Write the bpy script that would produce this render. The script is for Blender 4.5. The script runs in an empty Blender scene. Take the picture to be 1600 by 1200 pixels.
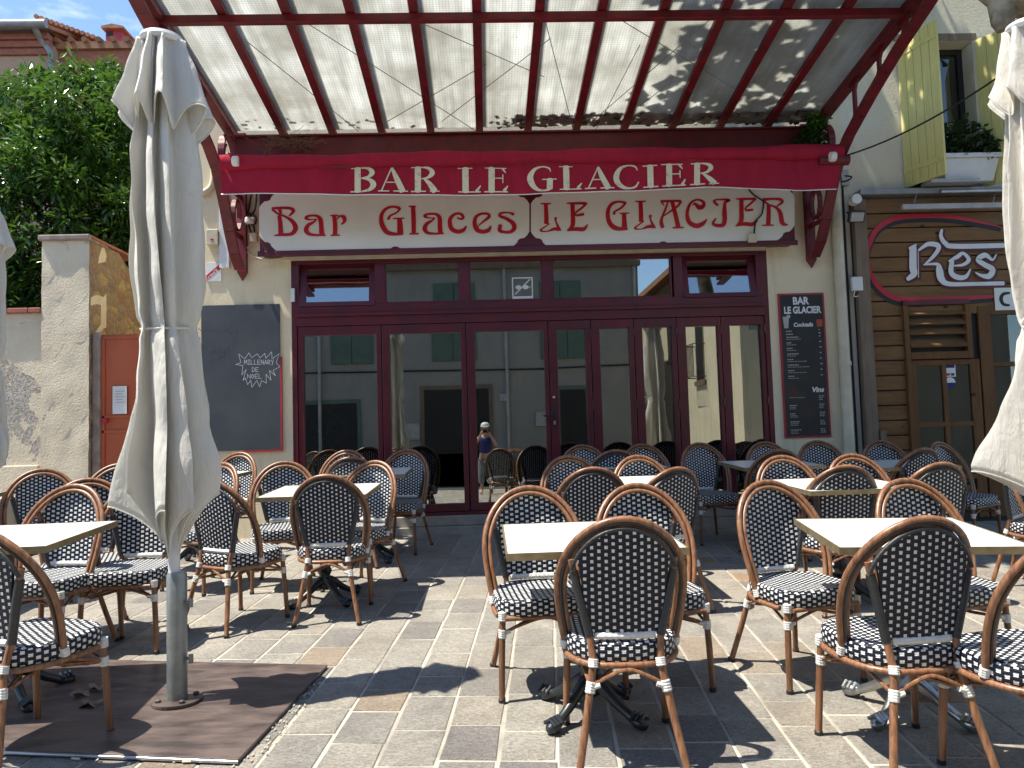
import bpy, bmesh, math, random
from mathutils import Vector, Matrix
import numpy as np
R = math.radians
PI = math.pi
random.seed(7)
rng = np.random.default_rng(11)
SC = bpy.context.scene

# ------------------------------------------------------------------ camera
CAM_H = 1.40
SLOPE_Y, SLOPE_X = 0.036, -0.010
def gz(x, y):
    return SLOPE_Y * y + SLOPE_X * x
pitch, yaw, roll = R(3.45), R(2.05), R(1.70)
Fv = Vector((math.sin(yaw) * math.cos(pitch), math.cos(yaw) * math.cos(pitch), math.sin(pitch)))
R0 = Vector((math.cos(yaw), -math.sin(yaw), 0))
U0 = R0.cross(Fv)
Rv = R0 * math.cos(roll) - U0 * math.sin(roll)
Uv = U0 * math.cos(roll) + R0 * math.sin(roll)
cd = bpy.data.cameras.new("camera")
cam = bpy.data.objects.new("camera", cd)
SC.collection.objects.link(cam)
M = Matrix((Rv, Uv, -Fv)).transposed().to_4x4()
M.translation = Vector((0, 0, CAM_H))
cam.matrix_world = M
cd.sensor_width = 36
cd.lens = 27.0
cd.clip_start = 0.03
cd.clip_end = 2000
SC.camera = cam
def ray(px, py):
    return Fv + Rv * ((px - 800) / 1200) - Uv * ((py - 600) / 1200)
def W(px, py, Y=8.4):            # survey point: where a sight line meets the vertical plane at depth Y
    v = ray(px, py)
    return Vector((0, 0, CAM_H)) + v * (Y / v.y)
def G(px, py, h=0.0):            # survey point on the sloping ground
    v = ray(px, py)
    t = (h - CAM_H) / (v.z - SLOPE_Y * v.y - SLOPE_X * v.x)
    return Vector((0, 0, CAM_H)) + v * t

# ------------------------------------------------------------------ light
SUN = Vector((-0.393, -0.085, 0.915)).normalized()
sd = bpy.data.lights.new("sun", 'SUN')
sd.energy = 4.9
sd.angle = R(0.55)
sd.color = (1.0, 0.96, 0.90)
so = bpy.data.objects.new("sun", sd)
SC.collection.objects.link(so)
so.rotation_euler = (-SUN).to_track_quat('-Z', 'Y').to_euler()
so.location = (-6, -2, 14)
wd = bpy.data.worlds.new("World")
SC.world = wd
wd.use_nodes = True
nt = wd.node_tree
nt.nodes.clear()
sky = nt.nodes.new('ShaderNodeTexSky')
sky.sky_type = 'NISHITA'
sky.sun_disc = False
sky.sun_elevation = math.asin(SUN.z)
sky.sun_rotation = math.atan2(SUN.x, SUN.y)
sky.altitude = 1500
sky.air_density = 1.0
sky.dust_density = 0.15
sky.ozone_density = 3.5
tc = nt.nodes.new('ShaderNodeTexCoord')
mp = nt.nodes.new('ShaderNodeMapping')
mp.inputs['Scale'].default_value = (2.2, 2.2, 5.5)
mp.inputs['Location'].default_value = (0.35, 0.1, 0.62)
nz = nt.nodes.new('ShaderNodeTexNoise')
nz.inputs['Scale'].default_value = 1.9
nz.inputs['Detail'].default_value = 9
nz.inputs['Roughness'].default_value = 0.56
cr = nt.nodes.new('ShaderNodeValToRGB')
cr.color_ramp.elements[0].position = 0.46
cr.color_ramp.elements[1].position = 0.68
mx = nt.nodes.new('ShaderNodeMix')
mx.data_type = 'RGBA'
mx.inputs['B'].default_value = (7.5, 7.6, 7.8, 1)
bg = nt.nodes.new('ShaderNodeBackground')
bg.inputs['Strength'].default_value = 0.15
ow = nt.nodes.new('ShaderNodeOutputWorld')
L = nt.links.new
L(tc.outputs['Generated'], mp.inputs['Vector'])
L(mp.outputs['Vector'], nz.inputs['Vector'])
L(nz.outputs['Fac'], cr.inputs['Fac'])
dt = nt.nodes.new('ShaderNodeVectorMath'); dt.operation = 'DOT_PRODUCT'      # a bank of cloud low in the north-west
dt.inputs[1].default_value = tuple(ray(95, 45).normalized())
mr = nt.nodes.new('ShaderNodeMapRange')
mr.inputs['From Min'].default_value = 0.9935; mr.inputs['From Max'].default_value = 0.9995
L(tc.outputs['Generated'], dt.inputs[0]); L(dt.outputs['Value'], mr.inputs['Value'])
mm = nt.nodes.new('ShaderNodeMath'); mm.operation = 'MULTIPLY'
mm2 = nt.nodes.new('ShaderNodeMath'); mm2.operation = 'MULTIPLY_ADD'; mm2.inputs[1].default_value = 0.75; mm2.inputs[2].default_value = 0.02
L(mr.outputs['Result'], mm2.inputs[0]); L(cr.outputs['Color'], mm.inputs[0]); L(mm2.outputs[0], mm.inputs[1])
L(mm.outputs[0], mx.inputs['Factor'])
L(sky.outputs['Color'], mx.inputs['A'])
L(mx.outputs['Result'], bg.inputs['Color'])
L(bg.outputs['Background'], ow.inputs['Surface'])
vs = SC.view_settings
vs.view_transform = 'Standard'
vs.look = 'None'
vs.gamma = 1
vs.use_curve_mapping = False
vs.exposure = 1.06
vs.use_white_balance = True
vs.white_balance_temperature = 6850
vs.white_balance_tint = 8
SC.cycles.max_bounces = 8
SC.cycles.transparent_max_bounces = 12

# ------------------------------------------------------------------ materials
def newmat(name):
    m = bpy.data.materials.new(name)
    m.use_nodes = True
    n = m.node_tree
    n.nodes.clear()
    o = n.nodes.new('ShaderNodeOutputMaterial')
    b = n.nodes.new('ShaderNodeBsdfPrincipled')
    n.links.new(b.outputs[0], o.inputs[0])
    return m, n, b, o
def N(n, t, **k):
    x = n.nodes.new(t)
    for a, v in k.items():
        if hasattr(x, a):
            setattr(x, a, v)
        else:
            x.inputs[a.replace('_', ' ')].default_value = v
    return x
def math_(n, op, a, b=None, c=None):
    x = n.nodes.new('ShaderNodeMath')
    x.operation = op
    for i, v in enumerate((a, b, c)):
        if v is None:
            continue
        if isinstance(v, (int, float)):
            x.inputs[i].default_value = v
        else:
            n.links.new(v, x.inputs[i])
    return x.outputs[0]
def ramp(n, fac, stops):
    r = n.nodes.new('ShaderNodeValToRGB')
    e = r.color_ramp.elements
    while len(e) < len(stops):
        e.new(0.5)
    for i, (p, c) in enumerate(stops):
        e[i].position = p
        e[i].color = (*c, 1) if len(c) == 3 else c
    n.links.new(fac, r.inputs[0])
    return r.outputs[0]
def mixc(n, fac, a, b, mode='MIX'):
    x = n.nodes.new('ShaderNodeMix')
    x.data_type = 'RGBA'
    x.blend_type = mode
    for s, v in (('Factor', fac), ('A', a), ('B', b)):
        if isinstance(v, (int, float)):
            x.inputs[s].default_value = v
        elif isinstance(v, tuple):
            x.inputs[s].default_value = (*v, 1)
        else:
            n.links.new(v, x.inputs[s])
    return x.outputs['Result']
def noise(n, vec, scale, detail=4, rough=0.55, dist=0.0):
    x = n.nodes.new('ShaderNodeTexNoise')
    x.inputs['Scale'].default_value = scale
    x.inputs['Detail'].default_value = detail
    x.inputs['Roughness'].default_value = rough
    x.inputs['Distortion'].default_value = dist
    n.links.new(vec, x.inputs['Vector'])
    return x.outputs['Fac']
def mapped(n, scale=(1, 1, 1), rot=(0, 0, 0), kind='Object'):
    t = n.nodes.new('ShaderNodeTexCoord')
    m = n.nodes.new('ShaderNodeMapping')
    m.inputs['Scale'].default_value = scale
    m.inputs['Rotation'].default_value = rot
    n.links.new(t.outputs[kind], m.inputs[0])
    return m.outputs[0]
def bump(n, b, h, strength=0.3, dist=0.01):
    x = n.nodes.new('ShaderNodeBump')
    x.inputs['Strength'].default_value = strength
    x.inputs['Distance'].default_value = dist
    n.links.new(h, x.inputs['Height'])
    n.links.new(x.outputs[0], b.inputs['Normal'])
def simple(name, c1, c2=None, rough=0.6, scale=6, stretch=(1, 1, 1), metal=0.0, bmp=0.0, bscale=None, spec=0.5, detail=5, lo=0.35, hi=0.65, bdist=0.004):
    m, n, b, o = newmat(name)
    v = mapped(n, stretch)
    c2 = c2 or tuple(x * 0.8 for x in c1)
    f = noise(n, v, scale, detail)
    n.links.new(ramp(n, f, [(lo, c1), (hi, c2)]), b.inputs['Base Color'])
    b.inputs['Roughness'].default_value = rough
    b.inputs['Metallic'].default_value = metal
    b.inputs['Specular IOR Level'].default_value = spec
    if bmp:
        bump(n, b, noise(n, v, bscale or scale * 4, 4), bmp, bdist)
    return m

def stucco(name, c1, c2, stain=(0.25, 0.2, 0.13), amt=0.5, bs=70, bstr=0.5):
    m, n, b, o = newmat(name)
    v = mapped(n)
    vz = mapped(n, (3.0, 3.0, 0.35))
    base = ramp(n, noise(n, v, 1.3, 6), [(0.3, c1), (0.7, c2)])
    st = ramp(n, noise(n, vz, 1.6, 7, 0.65), [(0.52, (0, 0, 0)), (0.78, (1, 1, 1))])
    f = math_(n, 'MULTIPLY', st, amt)
    base = mixc(n, f, base, stain)
    fine = noise(n, v, bs, 5, 0.6)
    base = mixc(n, 0.18, base, ramp(n, fine, [(0.3, tuple(x * .55 for x in c1)), (0.7, c1)]))
    n.links.new(base, b.inputs['Base Color'])
    b.inputs['Roughness'].default_value = 0.92
    b.inputs['Specular IOR Level'].default_value = 0.2
    bump(n, b, fine, bstr, 0.012)
    return m

mat = {}
mat['cream'] = stucco('cream_render', (0.78, 0.67, 0.47), (0.69, 0.58, 0.39), (0.40, 0.31, 0.19), 0.65)
mat['cream2'] = stucco('pale_cream_render', (0.74, 0.69, 0.55), (0.66, 0.61, 0.49), (0.42, 0.37, 0.27), 0.4, 50, 0.4)
mat['grey_wall'] = stucco('grey_render', (0.33, 0.32, 0.29), (0.28, 0.27, 0.25), (0.15, 0.14, 0.12), 0.4)
mat['sunny_wall'] = stucco('sunny_render', (0.62, 0.55, 0.40), (0.52, 0.46, 0.33), (0.3, 0.25, 0.17), 0.6)
mat['pink_wall'] = stucco('pink_render', (0.50, 0.33, 0.25), (0.42, 0.27, 0.20), (0.25, 0.16, 0.11), 0.5)

def pillar_material():
    m, n, b, o = newmat('flaking_render')
    v = mapped(n)
    f = noise(n, v, 1.1, 8, 0.62, 0.6)
    patch = ramp(n, f, [(0.565, (0, 0, 0)), (0.58, (1, 1, 1))])
    fine = noise(n, v, 45, 6, 0.65)
    smooth = ramp(n, noise(n, v, 3, 5), [(0.3, (0.71, 0.62, 0.47)), (0.7, (0.58, 0.50, 0.375))])
    rough_ = ramp(n, fine, [(0.32, (0.16, 0.14, 0.12)), (0.5, (0.42, 0.38, 0.33)), (0.7, (0.58, 0.53, 0.46))])
    n.links.new(mixc(n, patch, smooth, rough_), b.inputs['Base Color'])
    b.inputs['Roughness'].default_value = 0.95
    b.inputs['Specular IOR Level'].default_value = 0.15
    h = math_(n, 'ADD', math_(n, 'MULTIPLY', fine, 0.9), math_(n, 'MULTIPLY', patch, -1.0))
    bump(n, b, h, 0.8, 0.02)
    return m
mat['pillar'] = pillar_material()

def rubble_material():
    m, n, b, o = newmat('rubble_stone')
    v = mapped(n, (4.0, 4.0, 6.5))
    vo = n.nodes.new('ShaderNodeTexVoronoi')
    vo.feature = 'F1'
    vo.inputs['Scale'].default_value = 1.1
    n.links.new(v, vo.inputs['Vector'])
    vd = n.nodes.new('ShaderNodeTexVoronoi')
    vd.feature = 'DISTANCE_TO_EDGE'
    vd.inputs['Scale'].default_value = 1.1
    n.links.new(v, vd.inputs['Vector'])
    sep = n.nodes.new('ShaderNodeSeparateColor')
    n.links.new(vo.outputs['Color'], sep.inputs[0])
    stone = ramp(n, sep.outputs[0], [(0.0, (0.30, 0.13, 0.07)), (0.35, (0.33, 0.25, 0.15)), (0.6, (0.20, 0.15, 0.10)), (0.85, (0.48, 0.34, 0.13))])
    fine = noise(n, mapped(n), 30, 6, 0.65)
    edge = ramp(n, vd.outputs['Distance'], [(0.03, (1, 1, 1)), (0.10, (0, 0, 0))])
    c = mixc(n, edge, stone, (0.27, 0.20, 0.13))
    c = mixc(n, 0.45, c, ramp(n, fine, [(0.3, (0.06, 0.045, 0.03)), (0.7, (0.42, 0.32, 0.2))]))
    n.links.new(c, b.inputs['Base Color'])
    b.inputs['Roughness'].default_value = 0.95
    bump(n, b, math_(n, 'ADD', math_(n, 'MULTIPLY', vd.outputs['Distance'], 2.0), fine), 0.9, 0.03)
    return m
mat['rubble'] = rubble_material()
mat['brick'] = simple('brick_red', (0.36, 0.13, 0.09), (0.26, 0.10, 0.07), 0.9, 12, bmp=0.6, bscale=60)
mat['coping'] = simple('coping_cement', (0.33, 0.27, 0.23), (0.22, 0.17, 0.15), 0.95, 10, bmp=0.7, bscale=50)
mat['maroon'] = simple('maroon_lacquer', (0.11, 0.008, 0.017), (0.07, 0.008, 0.014), 0.36, 4, detail=9, bmp=0.06, bscale=40)
mat['steel_red'] = simple('red_painted_steel', (0.17, 0.007, 0.015), (0.085, 0.008, 0.011), 0.48, 9, detail=10, bmp=0.15, bscale=40)
mat['red_edge'] = simple('red_edging', (0.38, 0.03, 0.045), (0.3, 0.02, 0.03), 0.5)
mat['white_panel'] = simple('sign_white', (0.74, 0.75, 0.69), (0.66, 0.67, 0.61), 0.25, 1.2)
mat['sign_red'] = simple('sign_red', (0.48, 0.012, 0.028), (0.40, 0.01, 0.022), 0.35, 3)
mat['slate'] = simple('chalkboard_slate', (0.035, 0.042, 0.052), (0.055, 0.062, 0.07), 0.6, 2.5, detail=8)
mat['chalk'] = simple('chalk', (0.62, 0.64, 0.66), (0.45, 0.47, 0.5), 0.9, 60)
mat['chalk_faint'] = simple('rubbed_chalk', (0.085, 0.095, 0.105), (0.065, 0.07, 0.08), 0.9, 60)
mat['black'] = simple('black_paint', (0.012, 0.012, 0.013), (0.02, 0.02, 0.021), 0.4)
mat['blackmat'] = simple('black_rubber', (0.014, 0.014, 0.014), None, 0.6)
mat['white'] = simple('white_plastic', (0.72, 0.72, 0.70), (0.65, 0.65, 0.62), 0.4)
mat['ivory'] = simple('ivory_plastic', (0.62, 0.55, 0.40), (0.5, 0.44, 0.32), 0.5)
mat['lightgrey'] = simple('light_grey', (0.42, 0.42, 0.41), (0.34, 0.34, 0.33), 0.5)
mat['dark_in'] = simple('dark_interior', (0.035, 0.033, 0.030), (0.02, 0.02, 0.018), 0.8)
mat['orange'] = simple('orange_gate_paint', (0.44, 0.095, 0.033), (0.36, 0.07, 0.025), 0.5, 2.2, (1, 1, .5), bmp=0.05, bscale=30)
mat['rust'] = simple('rusty_plate', (0.12, 0.09, 0.08), (0.048, 0.037, 0.034), 0.36, 5, (1, 3, 1), bmp=0.4, bscale=22, lo=0.36, hi=0.64, detail=10)
mat['steel'] = simple('galvanised_steel', (0.30, 0.32, 0.31), (0.22, 0.235, 0.23), 0.42, 12, metal=0.55, bmp=0.1)
mat['edge_steel'] = simple('bright_steel', (0.55, 0.55, 0.55), None, 0.3, metal=0.9)
mat['cast_black'] = simple('black_cast_iron', (0.012, 0.014, 0.017), (0.02, 0.022, 0.026), 0.35, 20, bmp=0.2, bscale=60, spec=0.6)
mat['cast_silver'] = simple('polished_aluminium', (0.45, 0.45, 0.44), (0.3, 0.3, 0.3), 0.28, 20, metal=0.9, bmp=0.1)
mat['brass'] = simple('brass_edge', (0.36, 0.29, 0.16), (0.24, 0.19, 0.11), 0.4, 25, metal=0.55)
mat['white_pole'] = simple('white_pole', (0.72, 0.72, 0.72), (0.66, 0.66, 0.66), 0.35)
mat['gutter'] = simple('zinc_gutter', (0.30, 0.30, 0.30), (0.22, 0.22, 0.22), 0.5, metal=0.3)
mat['tile'] = simple('roof_tile', (0.36, 0.17, 0.09), (0.22, 0.11, 0.07), 0.9, 7, bmp=0.6)
mat['green_shutter'] = simple('green_shutter', (0.10, 0.16, 0.12), (0.08, 0.13, 0.10), 0.6, 4)
mat['asphalt'] = simple('asphalt', (0.055, 0.055, 0.055), (0.04, 0.04, 0.04), 0.9, 30, bmp=0.3)
mat['dirt'] = simple('gutter_debris', (0.03, 0.024, 0.015), (0.07, 0.05, 0.03), 0.95, 40, bmp=0.8)
mat['stone_step'] = simple('stone_step', (0.36, 0.33, 0.28), (0.26, 0.24, 0.20), 0.85, 5, bmp=0.4, bscale=50)
mat['pinewood_y'] = None
mat['skin'] = simple('skin', (0.5, 0.3, 0.22), None, 0.6)
mat['blue_cloth'] = simple('blue_cloth', (0.02, 0.03, 0.16), None, 0.8)
mat['grey_cloth'] = simple('grey_cloth', (0.25, 0.28, 0.3), (0.06, 0.07, 0.08), 0.8, 30)
mat['bark'] = simple('plane_bark', (0.34, 0.29, 0.20), (0.16, 0.13, 0.09), 0.85, 5, bmp=0.5, bscale=14, lo=0.42, hi=0.55)

def wood(name, c1, c2, axis='x', rough=0.6, knots=True):
    m, n, b, o = newmat(name)
    s = (1.2, 14, 14) if axis == 'x' else (14, 14, 1.2)
    v = mapped(n, s)
    g = noise(n, v, 1.6, 7, 0.62, 0.8)
    c = ramp(n, g, [(0.3, c2), (0.5, c1), (0.62, tuple(x * .85 for x in c1)), (0.75, c2)])
    big = noise(n, mapped(n, (1.3, 1, 5) if axis == 'x' else (5, 1, 1.3)), 1.4, 3)
    c = mixc(n, ramp(n, big, [(0.4, (0, 0, 0)), (0.65, (.55, .55, .55))]), c, c2)
    if knots:
        vo = n.nodes.new('ShaderNodeTexVoronoi')
        vo.inputs['Scale'].default_value = 2.3
        n.links.new(mapped(n, (1, 1, 1.6)), vo.inputs['Vector'])
        k = ramp(n, vo.outputs['Distance'], [(0.05, (1, 1, 1)), (0.09, (0, 0, 0))])
        c = mixc(n, k, c, tuple(x * 0.3 for x in c2))
    n.links.new(c, b.inputs['Base Color'])
    b.inputs['Roughness'].default_value = rough
    b.inputs['Specular IOR Level'].default_value = 0.22
    bump(n, b, g, 0.25, 0.004)
    return m
mat['plank'] = wood('stained_plank', (0.215, 0.115, 0.045), (0.125, 0.06, 0.023))
mat['plank_v'] = wood('stained_timber', (0.17, 0.08, 0.028), (0.10, 0.045, 0.017), 'z')
mat['oldpost'] = wood('weathered_post', (0.22, 0.165, 0.115), (0.14, 0.10, 0.07), 'z')
mat['yellow'] = wood('yellow_shutter_paint', (0.72, 0.66, 0.27), (0.62, 0.56, 0.21), 'z', 0.6)

def rattan_frame():
    m, n, b, o = newmat('bamboo_look_tube')
    v = mapped(n, (60, 60, 5))
    g = noise(n, v, 1.0, 5, 0.6)
    c = ramp(n, g, [(0.28, (0.33, 0.165, 0.082)), (0.5, (0.215, 0.098, 0.048)), (0.72, (0.085, 0.036, 0.02))])
    n.links.new(c, b.inputs['Base Color'])
    b.inputs['Roughness'].default_value = 0.38
    b.inputs['Specular IOR Level'].default_value = 0.5
    bump(n, b, g, 0.2, 0.002)
    return m
mat['tube'] = rattan_frame()
mat['band'] = simple('white_binding', (0.70, 0.70, 0.66), (0.55, 0.55, 0.52), 0.5, 30, (1, 1, 6), bmp=0.4, bscale=120)
mat['wrap'] = simple('black_wrap', (0.018, 0.019, 0.022), (0.03, 0.031, 0.035), 0.42, 3, (1, 1, 60), bmp=0.6, bscale=5)

def weave(name, wu, wv, p=0.0272):
    m, n, b, o = newmat(name)
    t = n.nodes.new('ShaderNodeUVMap')
    s = n.nodes.new('ShaderNodeSeparateXYZ')
    wob = n.nodes.new('ShaderNodeTexNoise')
    wob.inputs['Scale'].default_value = 30
    n.links.new(t.outputs[0], wob.inputs['Vector'])
    vm = n.nodes.new('ShaderNodeVectorMath')
    vm.operation = 'MULTIPLY_ADD'
    n.links.new(wob.outputs['Color'], vm.inputs[0])
    vm.inputs[1].default_value = (0.005, 0.005, 0)
    n.links.new(t.outputs[0], vm.inputs[2])
    n.links.new(vm.outputs[0], s.inputs[0])
    u = math_(n, 'DIVIDE', s.outputs[0], p)
    v = math_(n, 'DIVIDE', s.outputs[1], p)
    fu = math_(n, 'FRACT', u)
    iu = math_(n, 'FLOOR', u)
    par = math_(n, 'FRACT', math_(n, 'MULTIPLY', iu, 0.5))       # 0 or 0.5
    fv = math_(n, 'FRACT', math_(n, 'ADD', v, par))
    du = math_(n, 'ABSOLUTE', math_(n, 'SUBTRACT', fu, 0.5))
    dv = math_(n, 'ABSOLUTE', math_(n, 'SUBTRACT', fv, 0.5))
    mu = math_(n, 'LESS_THAN', du, wu / 2)
    mv = math_(n, 'LESS_THAN', dv, wv / 2)
    mask = math_(n, 'MULTIPLY', mu, mv)
    # strand relief: half-pitch strands, rounded
    su = math_(n, 'ABSOLUTE', math_(n, 'SINE', math_(n, 'MULTIPLY', u, PI * 2)))
    sv = math_(n, 'ABSOLUTE', math_(n, 'SINE', math_(n, 'MULTIPLY', v, PI * 2)))
    hd = math_(n, 'SUBTRACT', 1.0, math_(n, 'MAXIMUM', math_(n, 'DIVIDE', du, wu / 2), math_(n, 'DIVIDE', dv, wv / 2)))
    hw = math_(n, 'MULTIPLY', mask, math_(n, 'POWER', math_(n, 'MAXIMUM', hd, 0.0001), 0.4))
    h = math_(n, 'ADD', math_(n, 'MULTIPLY', hw, 1.2), math_(n, 'ADD', math_(n, 'MULTIPLY', sv, 0.4), math_(n, 'MULTIPLY', su, 0.25)))
    col = mixc(n, mask, (0.009, 0.011, 0.020), (0.70, 0.71, 0.70))
    n.links.new(col, b.inputs['Base Color'])
    b.inputs['Roughness'].default_value = 0.46
    b.inputs['Specular IOR Level'].default_value = 0.32
    bump(n, b, h, 0.9, 0.0035)
    return m
mat['weave'] = weave('woven_front', 0.62, 0.50)
mat['weave_b'] = weave('woven_back', 0.45, 0.47)

def marble():
    m, n, b, o = newmat('marble_laminate')
    v = mapped(n, (3, 9, 3), (0, 0, 0.5))
    g = noise(n, v, 1.1, 8, 0.65, 1.8)
    c = ramp(n, g, [(0.35, (0.52, 0.55, 0.52)), (0.48, (0.70, 0.71, 0.68)), (0.7, (0.62, 0.64, 0.60))])
    sm = ramp(n, noise(n, mapped(n), 9, 8, .75), [(.6, (0, 0, 0)), (.75, (.3, .3, .3))])
    c = mixc(n, sm, c, (.38, .36, .30))
    n.links.new(c, b.inputs['Base Color'])
    b.inputs['Roughness'].default_value = 0.30
    return m
mat['marble'] = marble()

def cloth(name, c1, c2, trans=0.12):
    m, n, b, o = newmat(name)
    v = mapped(n)
    vz = mapped(n, (3, 3, 0.8))
    c = ramp(n, noise(n, vz, 2.0, 7, 0.6), [(0.35, c1), (0.75, c2)])
    dirt = ramp(n, noise(n, v, 7, 8, 0.7), [(0.58, (0, 0, 0)), (0.8, (.5, .5, .5))])
    c = mixc(n, dirt, c, tuple(x * .62 for x in c2))
    n.links.new(c, b.inputs['Base Color'])
    b.inputs['Roughness'].default_value = 0.85
    b.inputs['Specular IOR Level'].default_value = 0.2
    rg = math_(n, 'ABSOLUTE', math_(n, 'SUBTRACT', noise(n, mapped(n, (4.5, 4.5, .9), (0, .25, 0)), 3, 4, .6, .9), 0.5))
    rg2 = math_(n, 'ABSOLUTE', math_(n, 'SUBTRACT', noise(n, mapped(n, (3, 3, 2.2), (.4, -.5, 0)), 4.5, 3, .5, .5), 0.5))
    bump(n, b, math_(n, 'ADD', math_(n, 'ADD', math_(n, 'MULTIPLY', rg, 2.2), math_(n, 'MULTIPLY', rg2, 1.3)), math_(n, 'ADD', noise(n, vz, 5, 5), math_(n, 'MULTIPLY', noise(n, v, 500, 2), 0.03))), 0.22, 0.03)
    tr = n.nodes.new('ShaderNodeBsdfTranslucent')
    n.links.new(c, tr.inputs[0])
    mxs = n.nodes.new('ShaderNodeMixShader')
    mxs.inputs[0].default_value = trans
    n.links.new(b.outputs[0], mxs.inputs[1])
    n.links.new(tr.outputs[0], mxs.inputs[2])
    n.links.new(mxs.outputs[0], o.inputs[0])
    return m
mat['canvas'] = cloth('parasol_canvas', (0.86, 0.84, 0.78), (0.76, 0.74, 0.67), 0.38)
mat['canvas2'] = cloth('bright_parasol_canvas', (0.87, 0.84, 0.77), (0.80, 0.76, 0.68), 0.38)
mat['awning'] = cloth('red_awning_cloth', (0.42, 0.022, 0.055), (0.31, 0.016, 0.040), 0.25)
mat['letter'] = simple('worn_cream_letter', (0.66, 0.61, 0.44), (0.33, 0.30, 0.21), 0.8, 26, detail=10, lo=0.56, hi=0.72)

def pane(name, fac, tint=(0.55, 0.58, 0.56)):
    m, n, b, o = newmat(name)
    n.nodes.remove(b)
    g = n.nodes.new('ShaderNodeBsdfGlossy')
    g.inputs['Roughness'].default_value = 0.0
    g.inputs['Color'].default_value = (0.9, 0.93, 0.9, 1)
    v = mapped(n)
    bp = n.nodes.new('ShaderNodeBump')
    bp.inputs['Strength'].default_value = 0.06
    bp.inputs['Distance'].default_value = 0.01
    n.links.new(noise(n, v, 1.1, 1), bp.inputs['Height'])
    n.links.new(bp.outputs[0], g.inputs['Normal'])
    t = n.nodes.new('ShaderNodeBsdfTransparent')
    t.inputs[0].default_value = (*tint, 1)
    x = n.nodes.new('ShaderNodeMixShader')
    lw = n.nodes.new('ShaderNodeLayerWeight')
    lw.inputs[0].default_value = 0.2
    f = math_(n, 'ADD', fac, math_(n, 'MULTIPLY', lw.outputs['Facing'], 0.35))
    n.links.new(f, x.inputs[0])
    n.links.new(t.outputs[0], x.inputs[1])
    n.links.new(g.outputs[0], x.inputs[2])
    n.links.new(x.outputs[0], o.inputs[0])
    return m
mat['pane'] = pane('door_pane', 0.34)
mat['pane_dark'] = pane('dark_pane', 0.08, (0.5, 0.5, 0.5))

def roof_glass():
    m, n, b, o = newmat('wired_glass')
    v = mapped(n)
    d = noise(n, v, 1.5, 7, 0.6)
    sx = n.nodes.new('ShaderNodeSeparateXYZ')
    n.links.new(v, sx.inputs[0])
    gx = math_(n, 'ABSOLUTE', math_(n, 'SUBTRACT', math_(n, 'FRACT', math_(n, 'MULTIPLY', sx.outputs[0], 38.0)), 0.5))
    gy = math_(n, 'ABSOLUTE', math_(n, 'SUBTRACT', math_(n, 'FRACT', math_(n, 'MULTIPLY', sx.outputs[1], 38.0)), 0.5))
    grid = math_(n, 'MAXIMUM', math_(n, 'GREATER_THAN', gx, 0.41), math_(n, 'GREATER_THAN', gy, 0.41))
    c = ramp(n, d, [(0.32, (0.80, 0.82, 0.82)), (0.52, (0.63, 0.64, 0.62)), (0.75, (0.40, 0.39, 0.35))])
    st = ramp(n, noise(n, mapped(n, (5, .35, 1)), 2.2, 7, .65), [(.42, (0, 0, 0)), (.75, (.75, .75, .75))])
    c = mixc(n, st, c, (.40, .40, .37))
    c = mixc(n, math_(n, 'MULTIPLY', grid, 0.36), c, (0.20, 0.21, 0.20))
    speck = ramp(n, noise(n, v, 22, 5, 0.7), [(0.64, (0, 0, 0)), (0.74, (.7, .7, .7))])
    c = mixc(n, speck, c, (0.28, 0.27, 0.23))
    tl = n.nodes.new('ShaderNodeBsdfTranslucent')
    n.links.new(c, tl.inputs[0])
    tp = n.nodes.new('ShaderNodeBsdfTransparent')
    tp.inputs[0].default_value = (0.62, 0.65, 0.64, 1)
    rf = n.nodes.new('ShaderNodeBsdfRefraction')
    b.inputs['Roughness'].default_value = 0.35
    n.links.new(c, b.inputs['Base Color'])
    x1 = n.nodes.new('ShaderNodeMixShader')
    x1.inputs[0].default_value = 0.07
    n.links.new(tl.outputs[0], x1.inputs[1])
    n.links.new(tp.outputs[0], x1.inputs[2])
    x2 = n.nodes.new('ShaderNodeMixShader')
    x2.inputs[0].default_value = 0.22
    n.links.new(x1.outputs[0], x2.inputs[1])
    n.links.new(b.outputs[0], x2.inputs[2])
    n.nodes.remove(rf)
    n.links.new(x2.outputs[0], o.inputs[0])
    return m
mat['wired'] = roof_glass()

def leafmat(name, c1, c2, c3, rough=0.3, trans=0.25):
    m, n, b, o = newmat(name)
    a = n.nodes.new('ShaderNodeAttribute')
    a.attribute_name = 'tint'
    c = ramp(n, a.outputs['Fac'], [(0.0, c1), (0.5, c2), (1.0, c3)])
    n.links.new(c, b.inputs['Base Color'])
    b.inputs['Roughness'].default_value = rough
    b.inputs['Specular IOR Level'].default_value = 0.6
    tr = n.nodes.new('ShaderNodeBsdfTranslucent')
    n.links.new(mixc(n, 0.5, c, (0.12, 0.2, 0.02)), tr.inputs[0])
    x = n.nodes.new('ShaderNodeMixShader')
    x.inputs[0].default_value = trans
    n.links.new(b.outputs[0], x.inputs[1])
    n.links.new(tr.outputs[0], x.inputs[2])
    n.links.new(x.outputs[0], o.inputs[0])
    return m
mat['laurel'] = leafmat('laurel_leaf', (0.016, 0.050, 0.012), (0.042, 0.12, 0.018), (0.09, 0.225, 0.03), 0.27, 0.3)
mat['plane_leaf'] = leafmat('plane_leaf', (0.05, 0.10, 0.02), (0.08, 0.15, 0.03), (0.12, 0.2, 0.04), 0.5)
mat['darkplant'] = leafmat('pot_plant_leaf', (0.01, 0.03, 0.012), (0.02, 0.05, 0.018), (0.04, 0.085, 0.02), 0.45)

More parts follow.
